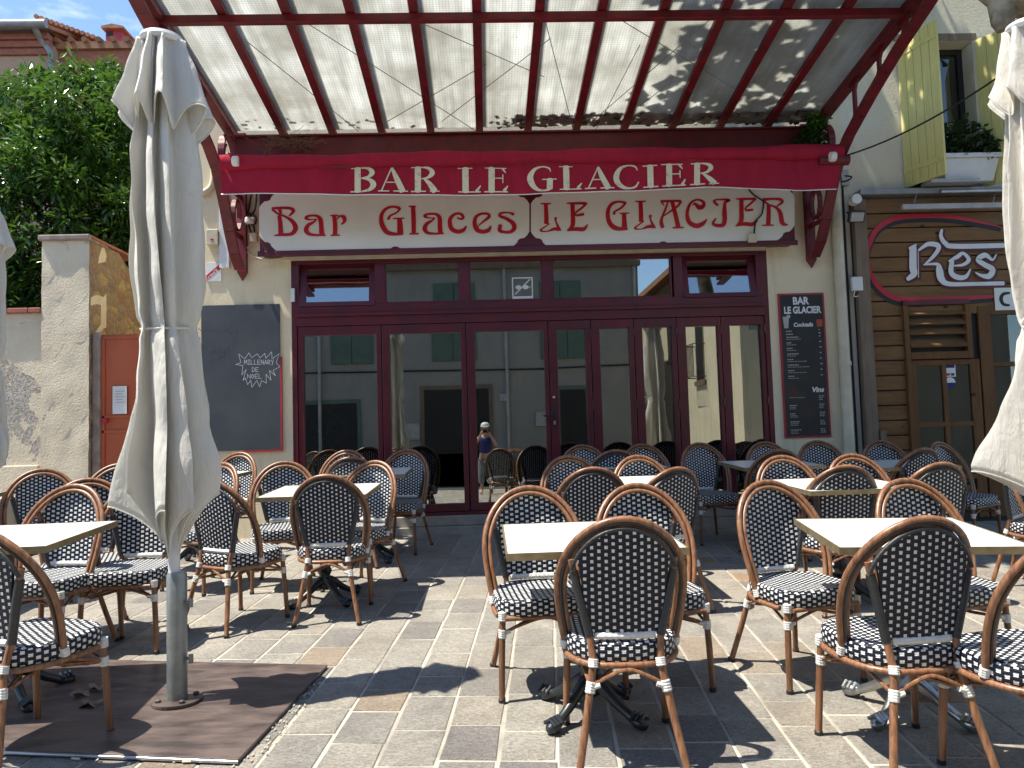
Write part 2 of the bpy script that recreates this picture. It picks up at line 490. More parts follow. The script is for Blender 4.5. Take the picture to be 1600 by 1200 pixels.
def slab_material():
    m, n, b, o = newmat('stone_slab')
    a = n.nodes.new('ShaderNodeAttribute')
    a.attribute_name = 'tint'
    v = mapped(n)
    c = ramp(n, a.outputs['Fac'], [(0.0, (0.20, 0.188, 0.18)), (0.25, (0.275, 0.262, 0.238)), (0.55, (0.355, 0.332, 0.292)), (0.78, (0.30, 0.27, 0.23)), (0.9, (0.30, 0.24, 0.18)), (1.0, (0.34, 0.22, 0.14))])
    cloud = noise(n, v, 5, 7, 0.65, 0.6)
    c = mixc(n, 0.5, c, mixc(n, 1.0, c, ramp(n, cloud, [(0.3, (0.55, 0.54, 0.53)), (0.7, (1.25, 1.22, 1.16))]), 'MULTIPLY'))
    grain = noise(n, mapped(n, (1.0, 3.5, 1), (0, 0, 0.9)), 55, 6, 0.7, 1.2)
    c = mixc(n, 0.8, c, mixc(n, 1.0, c, ramp(n, grain, [(0.36, (0.35, 0.35, 0.36)), (0.60, (1.5, 1.47, 1.42))]), 'MULTIPLY'))
    spot = ramp(n, noise(n, v, 9, 8, 0.75), [(0.64, (0, 0, 0)), (0.74, (.5, .5, .5))])
    c = mixc(n, spot, c, (0.07, 0.065, 0.06))
    big = ramp(n, noise(n, v, 1.1, 8, 0.7, .8), [(0.48, (0, 0, 0)), (0.70, (.42, .42, .42))])
    c = mixc(n, big, c, (0.12, 0.105, 0.09))
    pale = ramp(n, noise(n, v, 2.3, 8, 0.75, .5), [(0.60, (0, 0, 0)), (0.72, (.35, .35, .35))])
    c = mixc(n, pale, c, (0.42, 0.39, 0.33))
    n.links.new(c, b.inputs['Base Color'])
    b.inputs['Roughness'].default_value = 0.72
    b.inputs['Specular IOR Level'].default_value = 0.35
    bump(n, b, math_(n, 'ADD', grain, math_(n, 'MULTIPLY', cloud, 1.5)), 0.9, 0.012)
    return m
mat['slab'] = slab_material()
mat['mortar'] = simple('pale_mortar', (0.46, 0.42, 0.35), (0.24, 0.22, 0.18), 0.95, 3, detail=9, bmp=0.5, bscale=70)

# ------------------------------------------------------------------ mesh helpers
class MB:
    def __init__(s):
        s.v = []; s.f = []; s.m = []; s.uv = {}; s.t = []
    def add(s, vs_, fs, mi=0, uvs=None, tint=None):
        o = len(s.v)
        s.v += [tuple(p) for p in vs_]
        for k, f in enumerate(fs):
            if uvs is not None:
                s.uv[len(s.f)] = [uvs[i] for i in f]
            s.f.append([i + o for i in f])
            s.m.append(mi)
            s.t.append(tint if tint is not None else 0.5)
        return s
    def box(s, x0, x1, y0, y1, z0, z1, mi=0):
        v = [(x, y, z) for z in (z0, z1) for y in (y0, y1) for x in (x0, x1)]
        return s.add(v, [(0, 2, 3, 1), (4, 5, 7, 6), (0, 1, 5, 4), (2, 6, 7, 3), (0, 4, 6, 2), (1, 3, 7, 5)], mi)
    def obox(s, c, ax, hs, mi=0):   # oriented box: centre, 3 axes, half sizes
        c = Vector(c); a = [Vector(q).normalized() * h for q, h in zip(ax, hs)]
        v = [c + a[0] * i + a[1] * j + a[2] * k for k in (-1, 1) for j in (-1, 1) for i in (-1, 1)]
        return s.add(v, [(0, 2, 3, 1), (4, 5, 7, 6), (0, 1, 5, 4), (2, 6, 7, 3), (0, 4, 6, 2), (1, 3, 7, 5)], mi)
    def bar(s, p, q, w, h, side=(1, 0, 0), mi=0):   # rectangular bar from p to q; w along side, h across
        p = Vector(p); q = Vector(q); d = (q - p); sd_ = Vector(side)
        u = d.normalized(); sd_ = (sd_ - u * sd_.dot(u)).normalized(); n_ = u.cross(sd_)
        return s.obox((p + q) / 2, (u, sd_, n_), (d.length / 2, w / 2, h / 2), mi)
    def tube(s, pts, r, n=8, mi=0, cap=True):
        pts = [Vector(p) for p in pts]
        rs = r if isinstance(r, (list, tuple)) else [r] * len(pts)
        up = None; v = []; prev = None
        for i, p in enumerate(pts):
            if i == 0: d = pts[1] - pts[0]
            elif i == len(pts) - 1: d = pts[-1] - pts[-2]
            else: d = (pts[i + 1] - pts[i]).normalized() + (pts[i] - pts[i - 1]).normalized()
            d.normalize()
            if prev is None:
                a = Vector((0, 0, 1)) if abs(d.z) < 0.9 else Vector((1, 0, 0))
                u = d.cross(a).normalized()
            else:
                u = (prev - d * prev.dot(d)).normalized()
            w = d.cross(u)
            prev = u
            for k in range(n):
                t = 2 * PI * k / n
                v.append(p + (u * math.cos(t) + w * math.sin(t)) * rs[i])
        f = []
        for i in range(len(pts) - 1):
            for k in range(n):
                a = i * n + k; b_ = i * n + (k + 1) % n
                f.append((a, b_, b_ + n, a + n))
        if cap:
            f.append(tuple(range(n))[::-1]); f.append(tuple((len(pts) - 1) * n + k for k in range(n)))
        return s.add(v, f, mi)
    def lathe(s, prof, c=(0, 0, 0), n=24, mi=0):
        v = []; f = []
        for (r, z) in prof:
            for k in range(n):
                t = 2 * PI * k / n
                v.append((c[0] + r * math.cos(t), c[1] + r * math.sin(t), c[2] + z))
        for i in range(len(prof) - 1):
            for k in range(n):
                a = i * n + k; b_ = i * n + (k + 1) % n
                f.append((a, b_, b_ + n, a + n))
        f.append(tuple(range(n))[::-1]); f.append(tuple((len(prof) - 1) * n + k for k in range(n)))
        return s.add(v, f, mi)
    def prism(s, pts, y0, y1, mi=0):   # polygon in XZ extruded along Y
        n = len(pts)
        v = [(x, y0, z) for x, z in pts] + [(x, y1, z) for x, z in pts]
        f = [tuple(range(n)), tuple(range(2 * n - 1, n - 1, -1))] + [(i, i + n, (i + 1) % n + n, (i + 1) % n) for i in range(n)]
        return s.add(v, f, mi)
    def grid(s, P, mi=0, closed=False, uv=None):
        r = len(P); c = len(P[0])
        v = [p for row in P for p in row]; f = []
        for i in range(r - 1):
            for j in range(c - (0 if closed else 1)):
                f.append((i * c + j, i * c + (j + 1) % c, (i + 1) * c + (j + 1) % c, (i + 1) * c + j))
        uvs = [q for row in uv for q in row] if uv else None
        return s.add(v, f, mi, uvs)
    def build(s, name, mats, parent=None, smooth=False, bevel=0, solid=0, sub=0):
        me = bpy.data.meshes.new(name)
        me.from_pydata([tuple(p) for p in s.v], [], s.f)
        mats = mats if isinstance(mats, (list, tuple)) else [mats]
        for m in mats: me.materials.append(m)
        me.polygons.foreach_set('material_index', s.m)
        if smooth: me.polygons.foreach_set('use_smooth', [True] * len(s.f))
        if s.uv:
            ul = me.uv_layers.new(name='UVMap')
            li = 0
            for k, f in enumerate(s.f):
                u = s.uv.get(k)
                for j in range(len(f)):
                    if u: ul.data[li].uv = u[j]
                    li += 1
        if any(t != 0.5 for t in s.t):
            at = me.attributes.new('tint', 'FLOAT', 'FACE')
            at.data.foreach_set('value', s.t)
        me.validate()
        me.update()
        o = bpy.data.objects.new(name, me)
        SC.collection.objects.link(o)
        if parent is not None: o.parent = parent
        if smooth:
            try:
                me.set_sharp_from_angle(angle=R(50))
            except Exception:
                pass
        if solid:
            md = o.modifiers.new('solid', 'SOLIDIFY'); md.thickness = solid; md.offset = 0
        if bevel:
            md = o.modifiers.new('bevel', 'BEVEL'); md.width = bevel; md.segments = 2; md.limit_method = 'ANGLE'; md.angle_limit = R(40)
        return o

def empty(name, loc=(0, 0, 0), rot=(0, 0, 0)):
    o = bpy.data.objects.new(name, None)
    o.empty_display_size = 0.1
    o.location = loc
    o.rotation_euler = rot
    SC.collection.objects.link(o)
    return o
def tag(o, label, cat, group=None, kind=None):
    if label: o['label'] = label
    if cat: o['category'] = cat
    if group: o['group'] = group
    if kind: o['kind'] = kind
    return o
def struct(o):
    o['kind'] = 'structure'
    return o
def copy_tree(o, parent=None):
    c = o.copy()
    SC.collection.objects.link(c)
    c.parent = parent
    for ch in list(o.children):
        copy_tree(ch, c)
    return c
def catmull(pts, n=8):
    out = []
    P = [tuple(map(float, p)) for p in pts]
    if len(P) == 2:
        return [tuple(P[0][k] + (P[1][k] - P[0][k]) * t / 4 for k in range(len(P[0]))) for t in range(5)]
    E_ = [P[0]] + P + [P[-1]]
    for i in range(1, len(E_) - 2):
        for j in range(n):
            t = j / n
            out.append(tuple(0.5 * ((2 * E_[i][k]) + (-E_[i - 1][k] + E_[i + 1][k]) * t + (2 * E_[i - 1][k] - 5 * E_[i][k] + 4 * E_[i + 1][k] - E_[i + 2][k]) * t * t + (-E_[i - 1][k] + 3 * E_[i][k] - 3 * E_[i + 1][k] + E_[i + 2][k]) * t ** 3) for k in range(len(P[0]))))
    out.append(P[-1])
    return out

# brush lettering: strokes (x, y, width) given in a survey sheet (origin ox,oy and scale s), laid on the plane at depth Y
class Letters:
    def __init__(self, ox, oy, s, Y, conv=None, grow=0.0, off=0.0):
        self.ox, self.oy, self.s, self.Y, self.grow = ox, oy, s, Y, grow
        self.mb = MB(); self.k = 0; self.off = off; self.conv = conv
    def pt(self, x, y):
        p = W(self.ox + x / self.s, self.oy + y / self.s, self.Y)
        return (p.x, p.z)
    def stroke(self, pts, smooth=True):
        self.k += 1
        yy = self.Y - self.off - 0.0003 * (self.k % 12)
        cen = catmull(pts) if smooth and len(pts) > 2 else catmull(pts[:2]) if len(pts) == 2 else [tuple(map(float, p)) for p in pts]
        cc = []
        for (x, y, w) in cen:
            a = self.pt(x, y)
            hw = max(0.5, (w + self.grow) / 2) / self.s * self.Y / 1200.0
            cc.append((a[0], a[1], hw))
        Lp = []; Rp = []
        n = len(cc)
        for i in range(n):
            a = cc[max(0, i - 1)]; b_ = cc[min(n - 1, i + 1)]
            dx, dz = b_[0] - a[0], b_[1] - a[1]
            l = math.hypot(dx, dz) or 1e-6
            nx, nz_ = -dz / l, dx / l
            x, z, hw = cc[i]
            Lp.append((x + nx * hw, z + nz_ * hw)); Rp.append((x - nx * hw, z - nz_ * hw))
        def q(p):
            y = yy + (self.conv(p[0], p[1]) if self.conv else 0)
            return (p[0], y, p[1])
        v = [q(p) for p in Lp] + [q(p) for p in Rp]
        f = [(i, i + 1, n + i + 1, n + i) for i in range(n - 1)]
        self.mb.add(v, f)
        for e, sg in ((0, -1), (n - 1, 1)):      # rounded ends
            x, z, hw = cc[e]
            hw_ = min(hw, 0.35 * hw + 0.004)
            a = cc[e]; b_ = cc[1] if e == 0 else cc[n - 2]
            dx, dz = (a[0] - b_[0]), (a[1] - b_[1])
            l = math.hypot(dx, dz) or 1e-6
            dx /= l; dz /= l
            vv = []
            for j in range(9):
                t = -PI / 2 + PI * j / 8
                vv.append(q((x + dx * math.cos(t) * hw_ - dz * math.sin(t) * hw, z + dz * math.cos(t) * hw_ + dx * math.sin(t) * hw)))
            self.mb.add([tuple(p) for p in vv], [tuple(range(9))])
        return self
    def many(self, strokes):
        for s_ in strokes: self.stroke(s_)
        return self
    def dx(self, strokes, dx):
        for s_ in strokes: self.stroke([(x + dx, y, w) for x, y, w in s_])
        return self

def text_mesh(body, size, name, material, parent, loc, bold=0.0, shear=0.0, sx=1.0, align='LEFT', rotz=0):
    cu = bpy.data.curves.new(name, 'FONT')
    cu.body = body; cu.size = size; cu.offset = bold; cu.shear = shear; cu.align_x = align
    cu.resolution_u = 3
    t = bpy.data.objects.new('tmp_text', cu)
    me = bpy.data.meshes.new_from_object(t)
    bpy.data.objects.remove(t)
    me.name = name
    for v in me.vertices:
        x, y, z = v.co
        v.co = (x * sx, 0, y)
    me.materials.clear(); me.materials.append(material)
    o = bpy.data.objects.new(name, me)
    SC.collection.objects.link(o)
    o.parent = parent
    o.location = loc
    o.rotation_euler = (0, rotz, 0)
    return o

WR = set()
def root(name, loc):
    o = empty(name, loc)
    WR.add(o.name)
    return o
_build = MB.build
def build2(s, name, mats, parent=None, **k):
    o = _build(s, name, mats, parent, **k)
    if parent is not None and parent.name in WR:
        o.matrix_parent_inverse = Matrix.Translation(-parent.location)
    return o
MB.build = build2
D = 8.4

# ------------------------------------------------------------------ ground
def gclamp(x, y):
    return gz(max(-9, min(9, x)), max(-10, min(12, y)))
mb = MB()
xs = [-200, -40, -9, -4, 0, 4, 9, 40, 200]; ys = [-200, -40, -10, -5, 0, 4, 8, 12, 40, 200]
mb.grid([[(x, y, gclamp(x, y) - 0.012) for x in xs] for y in ys])
struct(mb.build('ground', mat['asphalt']))
mb = MB()
mb.grid([[(x, y, gz(x, y) - 0.002) for x in (-9, -4, 0, 4, 9)] for y in (-3.2, 0, 4, 8.6, 11)])
struct(mb.build('paving_mortar', mat['mortar']))
ANG = R(4.67)
def pav(u, v):
    return (u * math.cos(ANG) + v * math.sin(ANG), -u * math.sin(ANG) + v * math.cos(ANG))
mb = MB()
rr = random.Random(5)
cw = 0.236
for i in range(-40, 40):
    u0 = i * cw - 0.004
    v = -4.0 + rr.random() * 0.4
    while v < 11.0:
        ln = rr.choice([0.27, 0.33, 0.36, 0.38, 0.42, 0.47])
        j = 0.0045
        g_ = 0.0068
        hh = 0.0015 + rr.random() * 0.002
        q = []
        for (a, b_) in ((0, 0), (1, 0), (1, 1), (0, 1)):
            uu = u0 + (g_ if a == 0 else cw - g_) + rr.uniform(-j, j)
            vv = v + ((g_ * 1.05) if b_ == 0 else ln - g_ * 1.05) + rr.uniform(-j, j)
            q.append((uu, vv))
        cx, cy = pav(*q[0])
        if -8.9 < cx < 8.9 and -3.1 < cy < 8.5:
            cu = sum(p[0] for p in q) / 4; cv = sum(p[1] for p in q) / 4
            out = [pav(*p) for p in q]
            inn = [pav(p[0] + (cu - p[0]) * 0.045, p[1] + (cv - p[1]) * 0.03) for p in q]
            vs_ = [(x, y, gz(x, y) - 0.002) for x, y in out] + [(x, y, gz(x, y) + hh) for x, y in inn]
            warm = 0.0 if cx < 0.9 else 0.13
            tint = min(0.999, max(0.001, rr.gauss(0.42 + warm, 0.2)))
            if rr.random() < 0.04: tint = rr.choice([0.02, 0.04, 0.88, 0.96 if cx > .8 else .85])
            if tint == 0.5: tint = .51
            mb.add(vs_, [(4, 5, 6, 7), (0, 1, 5, 4), (1, 2, 6, 5), (2, 3, 7, 6), (3, 0, 4, 7)], tint=tint)
        v += ln
struct(mb.build('paving', mat['slab']))

# ------------------------------------------------------------------ bar building
bar = root('bar_building', (0.3, D + 2, 0.3))
tag(bar, 'cream rendered bar building with the maroon glazed front in the centre', 'building')
XL, XR_, XE = -3.62, 4.10, 12.0
OX0, OX1, OZ0, OZ1 = -2.085, 3.195, 0.50, 3.37
mb = MB()
mb.box(XL, OX0, D, D + .35, -.3, 9.5)
mb.box(OX1, XR_, D, D + .35, -.3, 9.5)
mb.box(OX0, OX1, D, D + .35, OZ1, 9.5)
mb.box(XL, XL + .3, D + .35, 15, -.3, 9.5)
mb.build('wall', mat['cream'], bar)
mb = MB()
mb.box(OX0, OX1, D + .01, D + .35, -.3, OZ0)
mb.box(OX0 - .05, OX1 + .25, D - .07, D + .01, -.3, OZ0 - .11)
mb.box(OX0 - .05, OX1 + .25, D - .035, D + .01, OZ0 - .105, OZ0)
mb.build('step', mat['stone_step'], bar, bevel=.006)
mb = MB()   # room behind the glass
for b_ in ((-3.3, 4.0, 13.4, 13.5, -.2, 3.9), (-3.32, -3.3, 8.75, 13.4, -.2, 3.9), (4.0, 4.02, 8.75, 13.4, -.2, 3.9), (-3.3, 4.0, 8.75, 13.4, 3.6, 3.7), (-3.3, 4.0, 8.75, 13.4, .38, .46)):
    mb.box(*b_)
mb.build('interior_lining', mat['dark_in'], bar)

# shopfront
sf = root('glazed_shopfront', (0.55, D, OZ0))
tag(sf, 'maroon framed glazed folding doors with a row of transom windows', 'shopfront')
B = [-2.03, -1.116, -0.19, 0.715, 1.188, 1.67, 2.146, 2.646, 3.14]
zt = 2.66; zbeam0, zbeam1 = 2.60, 2.83; ztop = OZ1
mb = MB()
y0, y1 = D + .0, D + .10
mb.box(OX0, B[0], y0, y1, OZ0, ztop)
mb.box(B[-1], OX1, y0, y1, OZ0, ztop)
mb.box(B[0], B[-1], y0, y1, ztop - .085, ztop)
mb.box(B[0], B[-1], y0, y1, zbeam0, zbeam1)
mb.box(B[0], B[-1], y0 - .035, y0, zbeam0 + .10, zbeam0 + .135)
mb.box(B[0], B[-1], y0, y1, OZ0, OZ0 + .035)
tw = [(470, 583, 415, 478), (601, 718, 408, 480), (733, 848, 405, 478), (863, 1050, 402, 475), (1069, 1179, 400, 462)]
TX = []
for (a, b_, c, d) in tw:
    TX.append((W(a, (c + d) / 2).x, W(b_, (c + d) / 2).x))
for i in range(4):
    mb.box(TX[i][1] + (.02 if i in (0, 3) else 0), TX[i + 1][0] - (.02 if i == 3 else 0), y0, y1, zbeam1, ztop - .085)
mb.box(B[0], TX[0][0] - .02, y0, y1, zbeam1, ztop - .085)
mb.box(TX[4][1] + .02, B[-1], y0, y1, zbeam1, ztop - .085)
mb.build('frame', mat['maroon'], sf, bevel=.004)
ztw0, ztw1 = zbeam1, ztop - .085
for i, (a, b_) in enumerate(TX):
    if i in (0, 4):
        mb = MB(); t = .05
        tilt = R(12.3 if i == 0 else 12.0)
        f = MB()
        h = ztw1 - ztw0 + .03
        def hop(mbx, x0, x1, q0, q1, z0, z1):
            v = [(x, yq * math.cos(tilt) + z * math.sin(tilt), z * math.cos(tilt) - yq * math.sin(tilt)) for z in (z0, z1) for yq in (q0, q1) for x in (x0, x1)]
            v = [(p[0], p[1] + D + .0, p[2] + ztw0 - .02) for p in v]
            mbx.add(v, [(0, 2, 3, 1), (4, 5, 7, 6), (0, 1, 5, 4), (2, 6, 7, 3), (0, 4, 6, 2), (1, 3, 7, 5)])
        hop(mb, a - .02, a + t, -.02, .03, 0, h); hop(mb, b_ - t, b_ + .02, -.02, .03, 0, h)
        hop(mb, a + t, b_ - t, -.02, .03, 0, t); hop(mb, a + t, b_ - t, -.02, .03, h - t, h)
        w = mb.build('transom_window', mat['maroon'], sf, bevel=.003)
        hop(f, a + t, b_ - t, .0, .012, t, h - t)
        f.build('glass', mat['pane'], w)
    else:
        mb = MB(); t = .018
        mb.box(a, a + t, y0 + .01, y0 + .05, ztw0, ztw1); mb.box(b_ - t, b_, y0 + .01, y0 + .05, ztw0, ztw1)
        mb.box(a + t, b_ - t, y0 + .01, y0 + .05, ztw0, ztw0 + t); mb.box(a + t, b_ - t, y0 + .01, y0 + .05, ztw1 - t, ztw1)
        w = mb.build('transom_window', mat['maroon'], sf)
        MB().box(a + t, b_ - t, y0 + .03, y0 + .042, ztw0 + t, ztw1 - t).build('glass', mat['pane'], w)
pr = [(473, 587), (608, 719), (741, 849), (870, 914), (937, 983), (1004, 1050), (1072, 1122), (1141, 1189)]
for i, (a, b_) in enumerate(pr):
    xa, xb = W(a, 515).x, W(b_, 515).x
    L0, L1 = B[i] + .004, B[i + 1] - .004
    z0, z1 = OZ0 + .04, zbeam0 - .004
    g0, g1 = z0 + .085, z1 - .10
    mb = MB()
    ya, yb = D + .012, D + .075
    mb.box(L0, xa, ya, yb, z0, z1); mb.box(xb, L1, ya, yb, z0, z1)
    mb.box(xa, xb, ya, yb, z0, g0); mb.box(xa, xb, ya, yb, g1, z1)
    lf = mb.build('door_leaf', mat['maroon'], sf, bevel=.005)
    g = MB()
    sk = [0.0, .001, 0, -.001, 0, .002, .0035, .003][i]
    g.add([(xa, D + .05 - sk, g0), (xb, D + .05 + sk, g0), (xb, D + .05 + sk, g1), (xa, D + .05 - sk, g1),
           (xa, D + .058 - sk, g0), (xb, D + .058 + sk, g0), (xb, D + .058 + sk, g1), (xa, D + .058 - sk, g1)],
          [(0, 1, 2, 3), (7, 6, 5, 4), (0, 4, 5, 1), (1, 5, 6, 2), (2, 6, 7, 3), (3, 7, 4, 0)])
    g.build('pane', mat['pane'], lf)
    if i == 3:
        hx = (L0 + xa) / 2 - .01
        h = MB().box(hx - .018, hx + .018, D + .002, D + .012, 1.42, 1.66)
        h.tube([(hx, D - .03, 1.55), (hx - .11, D - .035, 1.55)], .009)
        h.tube([(hx, D + .0, 1.55), (hx, D - .03, 1.55)], .009)
        h.build('handle', mat['black'], lf)
        MB().box(hx - .01, hx + .01, D - .003, D + .001, 1.45, 1.49).build('keyhole', mat['edge_steel'], lf)
        MB().lathe([(.012, 0), (.012, .02)], (hx, D + .0, 1.74), 10).build('latch_button', mat['white'], lf)
    if i >= 3:
        h = MB()
        for zz in (.8, 1.6, 2.4):
            h.tube([(L1, D + .004, zz), (L1, D + .004, zz + .09)], .009)
        h.build('hinge', mat['maroon'], lf)
# no smoking style sticker: pictogram with a crossed cup and a white foot
st = root('window_sticker', W(816, 452, D + .02))
tag(st, 'small white outlined sticker with a crossed pictogram on the middle transom pane', 'sticker')
p0, p1 = W(801, 473, D + .025), W(832, 433, D + .025)
yy = D + .027
mb = MB()
def frame2d(m, x0, x1, z0, z1, t, y):
    m.box(x0, x1, y - .001, y, z1 - t, z1); m.box(x0, x1, y - .001, y, z0, z0 + t)
    m.box(x0, x0 + t, y - .001, y, z0 + t, z1 - t); m.box(x1 - t, x1, y - .001, y, z0 + t, z1 - t)
frame2d(mb, p0.x, p1.x, p0.z, p1.z, .012, yy)
mb.box(p0.x + .012, p1.x - .012, yy - .001, yy, p0.z + .012, p0.z + .07)
cx, cz = (p0.x + p1.x) / 2, (p0.z + p1.z) / 2 + .03
for dx in (-.045, .035):
    mb.prism([(cx + dx + .033 * math.cos(t * PI / 6), cz + .024 * math.sin(t * PI / 6)) for t in range(12)], yy - .001, yy)
mb.box(cx - .06, cx + .09, yy - .0022, yy - .0012, cz - .004, cz + .004)
mb.add([(cx - .09, yy - .003, cz - .075), (cx - .078, yy - .003, cz - .08), (cx + .09, yy - .003, cz + .085), (cx + .078, yy - .003, cz + .09)], [(0, 1, 2, 3)])
mb.build('pictogram', mat['white'], st)
st = root('sticker_strip', W(1163, 509, D + .03))
tag(st, 'red, white and green advertising stickers in the top of the last glass leaf', 'sticker')
def prect(m, x0, y0_, x1, y1_, Y, th=.002, mi=0):
    a = W(x0, y1_, Y); c = W(x1, y0_, Y)
    return m.box(min(a.x, c.x), max(a.x, c.x), Y - th, Y, min(a.z, c.z), max(a.z, c.z), mi)
prect(MB(), 1142, 500, 1170, 508, D + .045).build('white_strip', mat['white'], st)
prect(MB(), 1142, 501, 1151, 507.5, D + .042).build('red_strip', mat['sign_red'], st)
prect(MB(), 1171, 499, 1184, 515, D + .045).build('green_strip', mat['green_shutter'], st)
text_mesh('PACK', .07, 'lettering', mat['blackmat'], None, (0, 0, 0), .001)
tx = bpy.data.objects['lettering']; q = W(1152, 507, D + .04); tx.location = q; tx.parent = st
tx.matrix_parent_inverse = Matrix.Translation(-st.location)

# ------------------------------------------------------------------ sign board
SY = 8.2
sg = root('shop_sign', (0.55, D, 3.75))
tag(sg, 'long white sign board reading Bar Glaces LE GLACIER in red letters, maroon frame', 'sign')
a = W(405, 300, SY); b_ = W(1243, 379, SY)
z_lo = (W(430, 396, SY).z + W(1230, 380, SY).z) / 2
mb = MB().box(a.x, b_.x, SY, D - .002, z_lo, a.z + .12)
mb.box(a.x - .02, b_.x + .02, SY - .02, SY - .001, z_lo - .03, z_lo + .028)
mb.build('board', mat['maroon'], sg, bevel=.006)
MB().box(OX0 - .08, OX1 - .02, D - .045, D + .0, OZ1 + .012, z_lo - .035).build('ledge', mat['ivory'], sg)
notch = [(0, 25), (3, 20), (8, 15), (13, 14.5), (17, 12.5), (19, 8), (23, 4), (29, 0)]
def panel_outline(x0, x1, yt0, yt1, yb0, yb1):
    pts = []
    f = lambda x, y: (W(x, y, SY).x, W(x, y, SY).z)
    for dx, dy in notch: pts.append(f(x0 + dx, yb0 - dy))
    for dx, dy in notch[::-1]: pts.append(f(x1 - dx, yb1 - dy))
    for dx, dy in notch: pts.append(f(x1 - dx, yt1 + dy))
    for dx, dy in notch[::-1]: pts.append(f(x0 + dx, yt0 + dy))
    return pts
for (x0, x1, t0, t1, b0, b1) in ((405.5, 827, 300, 294, 393, 387), (829.5, 1241, 294, 283, 387, 377)):
    MB().prism(panel_outline(x0, x1, t0, t1, b0, b1), SY - .008, SY - .0005).build('panel', mat['white_panel'], sg)
for x, y in ((618, 391), (1036, 383)):
    c = W(x, y, SY)
    MB().prism([(c.x + .058 * math.cos(t * PI / 10), c.z - .01 + .05 * math.sin(t * PI / 10)) for t in range(11)], SY - .011, SY - .0085).build('ornament', mat['maroon'], sg)
A = [[(190, 262, 26), (290, 258, 32), (390, 262, 36), (428, 292, 40), (385, 345, 20)], [(190, 275, 30), (250, 322, 24), (340, 358, 26), (415, 410, 46), (452, 480, 56), (425, 540, 48), (370, 560, 36), (290, 562, 34), (212, 572, 14)], [(268, 350, 44), (280, 440, 50), (285, 555, 56)], [(270, 268, 40), (284, 315, 34)],
     [(690, 385, 14), (620, 392, 16), (570, 375, 34), (600, 350, 26), (690, 348, 28), (733, 390, 50), (745, 470, 52), (752, 545, 54), (788, 572, 16)], [(688, 390, 18), (660, 418, 24), (595, 455, 42), (572, 510, 52), (605, 552, 40), (680, 566, 28), (745, 565, 28)],
     [(850, 345, 16), (935, 345, 20)], [(888, 345, 44), (902, 450, 50), (900, 560, 52)], [(855, 570, 18), (950, 568, 18)], [(925, 385, 14), (960, 352, 24), (1003, 368, 46), (1006, 412, 36), (975, 442, 18)],
     [(1632, 262, 36), (1560, 245, 26), (1480, 268, 34), (1432, 330, 42), (1426, 410, 50), (1448, 480, 56), (1500, 540, 50), (1590, 555, 36), (1670, 556, 18)], [(1640, 265, 28), (1600, 310, 22), (1530, 345, 24), (1505, 382, 36)], [(1565, 378, 16), (1682, 374, 16)], [(1632, 385, 56), (1638, 470, 64), (1640, 545, 70)]]
B_ = [[(140, 241, 16), (208, 242, 24)], [(185, 245, 50), (192, 400, 52), (194, 550, 50)], [(150, 552, 20), (245, 550, 20)],
      [(430, 372, 14), (370, 372, 14), (318, 352, 34), (350, 330, 26), (440, 328, 28), (486, 370, 48), (490, 460, 52), (498, 530, 52), (530, 550, 16)], [(428, 378, 18), (400, 402, 24), (340, 440, 42), (318, 495, 52), (350, 540, 38), (430, 550, 26), (490, 548, 26)],
      [(690, 372, 18), (735, 385, 22), (755, 360, 34), (720, 325, 28), (660, 330, 30), (612, 375, 42), (603, 430, 48), (625, 495, 52), (690, 528, 48), (755, 512, 44), (788, 468, 20)],
      [(925, 465, 14), (985, 410, 24), (1045, 362, 38), (1035, 328, 28), (960, 325, 28), (900, 362, 38), (884, 430, 46), (910, 502, 54), (970, 528, 46), (1040, 512, 46), (1068, 468, 20)],
      [(1322, 330, 38), (1270, 312, 18), (1185, 318, 26), (1170, 350, 30), (1240, 378, 38), (1318, 430, 50), (1335, 485, 52), (1295, 528, 40), (1220, 532, 34), (1170, 512, 46), (1175, 455, 44)]]
C_ = [[(185, 210, 18), (290, 208, 18)], [(238, 215, 46), (243, 340, 50), (244, 430, 52)], [(280, 438, 12), (215, 480, 16), (178, 515, 22), (250, 525, 14), (330, 498, 36), (385, 500, 42), (405, 512, 14)], [(385, 490, 34), (352, 410, 20), (350, 372, 36)],
      [(478, 206, 16), (560, 206, 28), (690, 206, 30)], [(540, 215, 48), (545, 340, 50), (540, 460, 50), (482, 515, 14)], [(700, 208, 24), (650, 255, 26), (590, 300, 22), (565, 330, 18), (590, 342, 28), (665, 330, 34)], [(485, 515, 16), (580, 498, 44), (665, 500, 44), (710, 450, 16)],
      [(1142, 202, 34), (1065, 188, 24), (985, 215, 36), (945, 285, 44), (943, 370, 50), (973, 445, 56), (1040, 490, 54), (1160, 498, 26)], [(1140, 208, 26), (1090, 260, 24), (1022, 298, 22), (1012, 325, 36)], [(1078, 320, 15), (1178, 318, 15)], [(1125, 325, 52), (1128, 400, 54), (1130, 485, 66)],
      [(1260, 185, 18), (1365, 182, 18)], [(1313, 188, 46), (1318, 300, 50), (1318, 405, 52)], [(1352, 408, 12), (1285, 455, 16), (1248, 490, 22), (1320, 498, 14), (1400, 470, 38), (1460, 470, 42), (1478, 485, 14)], [(1458, 465, 34), (1425, 385, 20), (1426, 345, 36)]]
